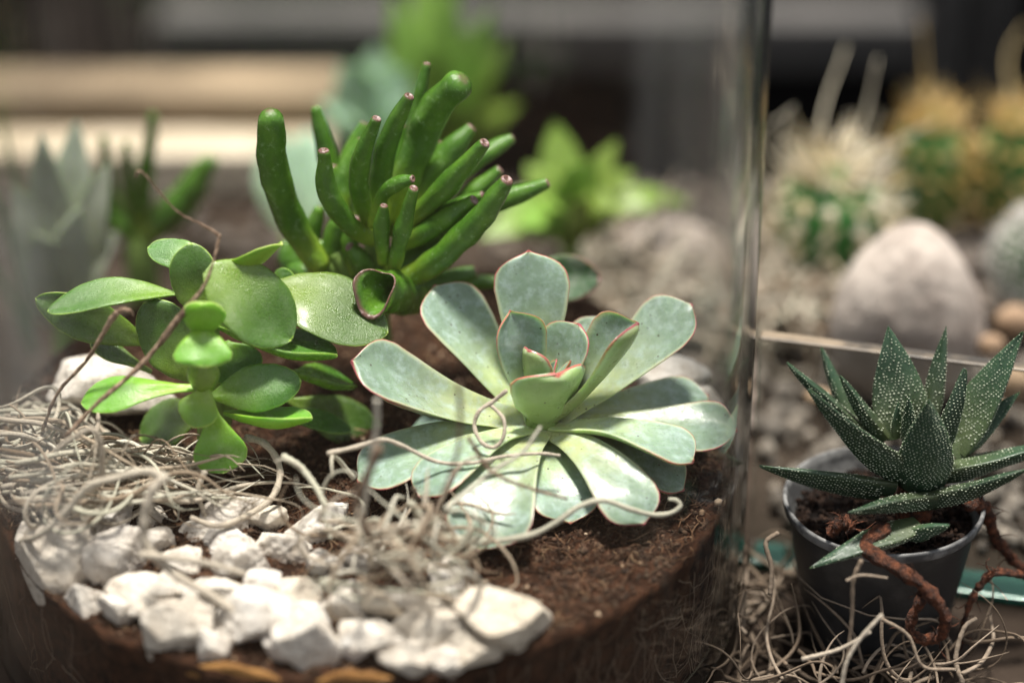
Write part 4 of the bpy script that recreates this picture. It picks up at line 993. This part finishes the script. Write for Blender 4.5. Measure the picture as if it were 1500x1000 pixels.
def cactus(px, pytop, pybot, wpx, Y, label, spine, ribs=13, crown=True, slen=.7, per=9, rows=9, thk=.035, ncrown=260, arl=.13, stray=0):
    t = P(px, pytop, Y=Y); b = P(px, pybot, Y=Y); b[2] = min(b[2], 1.2); s = pxw(t); R0 = wpx * s / 2; H = t[2] - b[2]
    c = thing('cactus', (b[0], Y, b[2]), label, 'cactus', 'cacti behind the pot'); nu, nv = 22, ribs * 8; V = []
    ph = np.arange(nv) * 2 * math.pi / nv
    def pr(u): return R0 * (math.sin(min(1, .25 + u * 1.5) * math.pi / 2)) * (1 if u < .55 else math.sqrt(max(0.0, 1 - ((u - .55) / .46) ** 2)))
    for u in np.linspace(0, 1, nu):
        r = max(pr(u), .03) * (1 + .13 * np.abs(np.cos(ph * ribs / 2)) - .13)
        V.append(np.stack([b[0] + r * np.cos(ph), Y + r * np.sin(ph), np.full(nv, b[2] + H * u)], 1))
    V = np.vstack(V + [np.array([[b[0], Y, b[2] + H]])]); build('body', V, ring_faces(nu, nv, None, nu * nv), M['cactus'], c)
    A = Acc(); W = Acc()
    for k in range(ribs):
        a0 = 2 * math.pi * k / ribs
        for u in np.linspace(.12, .97, rows):
            r = pr(u); p = np.array([b[0] + r * math.cos(a0), Y + r * math.sin(a0), b[2] + H * u])
            nrm = np.array([math.cos(a0), math.sin(a0), .2 + 2.2 * max(0, u - .6)]); nrm /= np.linalg.norm(nrm)
            W.add(p + d0 * arl * rng.uniform(.7, 1.2), f0, rnd=rng.random())
            for q in range(per):
                d = nrm + rng.normal(0, .55, 3); d /= np.linalg.norm(d); L = slen * rng.uniform(.5, 1.3)
                v, f = tube(np.array([p, p + d * L * .5, p + d * L + rng.normal(0, .12, 3) * L]), [thk, thk * .75, .01], 3); A.add(v, f, rnd=rng.random())
    if crown:
        for i in range(ncrown):
            a = rng.uniform(0, 6.28); r = R0 * .55 * math.sqrt(rng.random()); p = np.array([b[0] + r * math.cos(a), Y + r * math.sin(a), b[2] + H * (.995 - .12 * (r / R0) ** 2 * 3)])
            d = np.array([math.cos(a) * .6, math.sin(a) * .6, 1]) + rng.normal(0, .35, 3); d /= np.linalg.norm(d)
            k_ = rng.uniform(.5, 1.5); v, f = tube(np.array([p, p + d * slen * .6 * k_, p + d * slen * 1.2 * k_ + rng.normal(0, .2, 3) * slen]), [thk * 1.2, thk, .01], 3); A.add(v, f, rnd=rng.random())
    for i in range(stray):
        a = rng.uniform(0, 6.28); r = R0 * rng.uniform(.1, .7); p = np.array([b[0] + r * math.cos(a), Y + r * math.sin(a), b[2] + H * .93]); d = np.array([math.cos(a) * .7, math.sin(a) * .7, 1.0]) + rng.normal(0, .3, 3); L = rng.uniform(1.6, 3.2); sd2 = rng.normal(0, .5, 3) * L * .5
        v, f = tube(catmull([p, p + d * L * .5, p + d * L * .85 + sd2], 8), np.linspace(.075, .02, 8), 5); A.add(v, f, rnd=.6 + .4 * rng.random())
    o = A.build('spines', M[spine], c); o['kind'] = 'stuff'; o = W.build('areoles', M[spine], c); o['kind'] = 'stuff'
cactus(1214, 252, 372, 172, 21, 'squat green cactus with a cream spiky crown left of the egg-shaped stone', 'spine', slen=1.2, per=4, rows=6, thk=.055, ribs=11, ncrown=90, arl=.30, stray=16)
cactus(1352, 172, 360, 120, 27, 'ribbed cactus with yellow spines on top behind the egg-shaped stone', 'yspine', slen=.9, per=4, rows=6, thk=.045, ribs=11, ncrown=80, arl=.24, stray=2)
cactus(1468, 172, 360, 110, 27, 'second yellow-topped cactus at the right edge of the row', 'yspine', slen=.9, per=4, rows=6, thk=.045, ribs=11, ncrown=80, arl=.24, stray=2)
cactus(1512, 322, 440, 130, 18, 'round cactus covered in white spines at the right edge', 'wspine', ribs=21, rows=11, per=6, slen=.45)
A = Acc(); r3 = np.random.default_rng(5)
for i in range(330):
    p = P(r3.uniform(880, 1240), r3.uniform(375, 475), Z=r3.uniform(.6, 2.8))
    if np.linalg.norm(p[:2] - JC) < RO + .6: continue
    a = r3.uniform(0, 6.28); c = strand_walk(p, (math.cos(a), math.sin(a), .1), r3.uniform(2, 5), wander=.25, zmin=.4, jar_in=False, r_=r3)
    q = c[:, :2] - JC; r = np.linalg.norm(q, axis=1); k = np.maximum(1, (RO + .2) / r); c[:, :2] = JC + q * k[:, None]
    add_strand(A, c, r3.uniform(.05, .12), r3)
tag(A.build('dried_air_plant', M['moss']), 'pale dried strands lying on the gravel behind the jar', 'dried strands', kind='stuff')

# plants standing behind the jar
def far_plant(name, base, leaves, label, mat):
    b = P(*base[:2], Y=base[2]); t = thing(name, (b[0], b[1], 0), label, 'plant')
    for tx, ty, Y, wpx, bend in leaves:
        tp = P(tx, ty, Y=Y); d = tp - b; hint = np.array([0, -.5, .8]); m = (b + tp) / 2 + np.array([0, 0, bend])
        leaf(t, M[mat], pts=[b, m, tp], hw=wpx * pxw(tp) / 2, shape='lance', thick=.25, cup=.25, hint=hint, nU=20, nV=14)
    v, f = tube(np.array([(b[0], b[1], .05), (b[0], b[1], b[2] * .5), b]), [.6, .5, .4], 10); build('stem', v, f, M['stem'], t)
far_plant('blade_leaf_plant', (640, 280, 34), [(575, -10, 36, 70, .3), (620, -60, 38, 80, .2), (660, -40, 36, 70, .2), (720, 10, 34, 70, .5), (745, 60, 33, 60, .6), (690, 140, 32, 60, .5), (600, 120, 31, 70, .4), (705, 90, 33, 60, .4), (640, 60, 32, 70, .3), (760, 150, 33, 50, .6)], 'tall green blade-leaved plant behind the finger-leaved one', 'bgleaf')
far_plant('pale_rosette_plant', (545, 230, 29), [(500, 90, 29, 95, .3), (552, 66, 30, 100, .2), (596, 100, 29, 90, .3), (470, 150, 28, 70, .4), (520, 180, 27, 80, .2)], 'pale mint-green broad-leaved rosette behind the fingers', 'bgpale')
far_plant('star_leaf_plant', (835, 350, 20), [(770, 240, 21, 60, .3), (812, 178, 22, 80, .1), (905, 205, 21, 50, .3), (870, 230, 20, 60, .2), (720, 330, 19, 60, .6), (730, 290, 20, 55, .5), (900, 300, 19, 60, .6), (960, 310, 19, 50, .8), (800, 300, 18, 60, .5), (860, 290, 18, 60, .5), (1010, 296, 22, 44, .9), (840, 240, 19, 60, .3), (760, 330, 18, 60, .5), (930, 250, 20, 50, .5), (700, 350, 18, 50, .6), (790, 270, 22, 70, .2)], 'lime-green star-shaped plant standing just behind the jar', 'bgleaf')
far_plant('broad_leaf_plant', (430, 330, 22), [(400, 190, 24, 90, .2), (455, 190, 24, 90, .2), (480, 250, 23, 70, .2)], 'soft green broad leaves behind the leftmost finger', 'bgpale')
g = P(205, 345, Y=17); lf = thing('upright_finger_plant', (g[0], g[1], 0), 'blurred green finger-leaved plant behind the jar at the left', 'plant')
for pts, wd in (([(200, 345, 17), (165, 290, 17), (152, 205, 17)], 24), ([(205, 345, 17), (190, 280, 17), (185, 212, 17)], 22), ([(210, 345, 17), (212, 270, 17), (224, 172, 17)], 30), ([(210, 350, 17), (255, 310, 17), (305, 240, 17)], 54), ([(200, 350, 17), (180, 330, 17), (150, 300, 17)], 44)):
    q = [P(x, y, Y=Y) for x, y, Y in pts]; finger(lf, M['finger'], pts=q, r=wd * pxw(q[-1]) / 2, end=END_ROUND)
v, f = tube(np.array([(g[0], g[1], .03), (g[0], g[1], g[2] * .6), g]), [.7, .6, .6], 10); build('stem', v, f, M['stem'], lf)
far_plant('haze_leaf_plant', (95, 470, 13.5), [(60, 195, 14, 80, .2), (112, 176, 15, 90, .1), (160, 235, 14, 80, .2), (20, 270, 13.5, 80, .3), (172, 340, 13.5, 70, .3), (120, 300, 13, 80, .2), (50, 340, 13, 90, .2)], 'added pale grey-green leaves standing in for reflection haze at the far left', 'bghaze')  # added leaves, shaped and coloured for the reflection veil on the jar
g = P(20, 520, Y=15); gl = thing('grass_leaf_plant', (g[0], g[1], 0), 'narrow dark green leaves at the far left behind the jar', 'plant')
for tx, ty, wd in ((-4, 140, 12), (-30, 230, 14), (-60, 320, 14)):
    b = P(48, 520, Y=15); tp = P(tx, ty, Y=17); leaf(gl, M['bgdark'], pts=[b, (b + tp) / 2 + np.array([.3, 0, .1]), tp], hw=wd * pxw(tp) / 2, shape='lance', thick=.12, cup=.2, hint=(0, -.8, .4), nU=18, nV=12)

# bookkeeping property is not part of the scene
for o in bpy.data.objects:
    if '_o' in o.keys(): del o['_o']
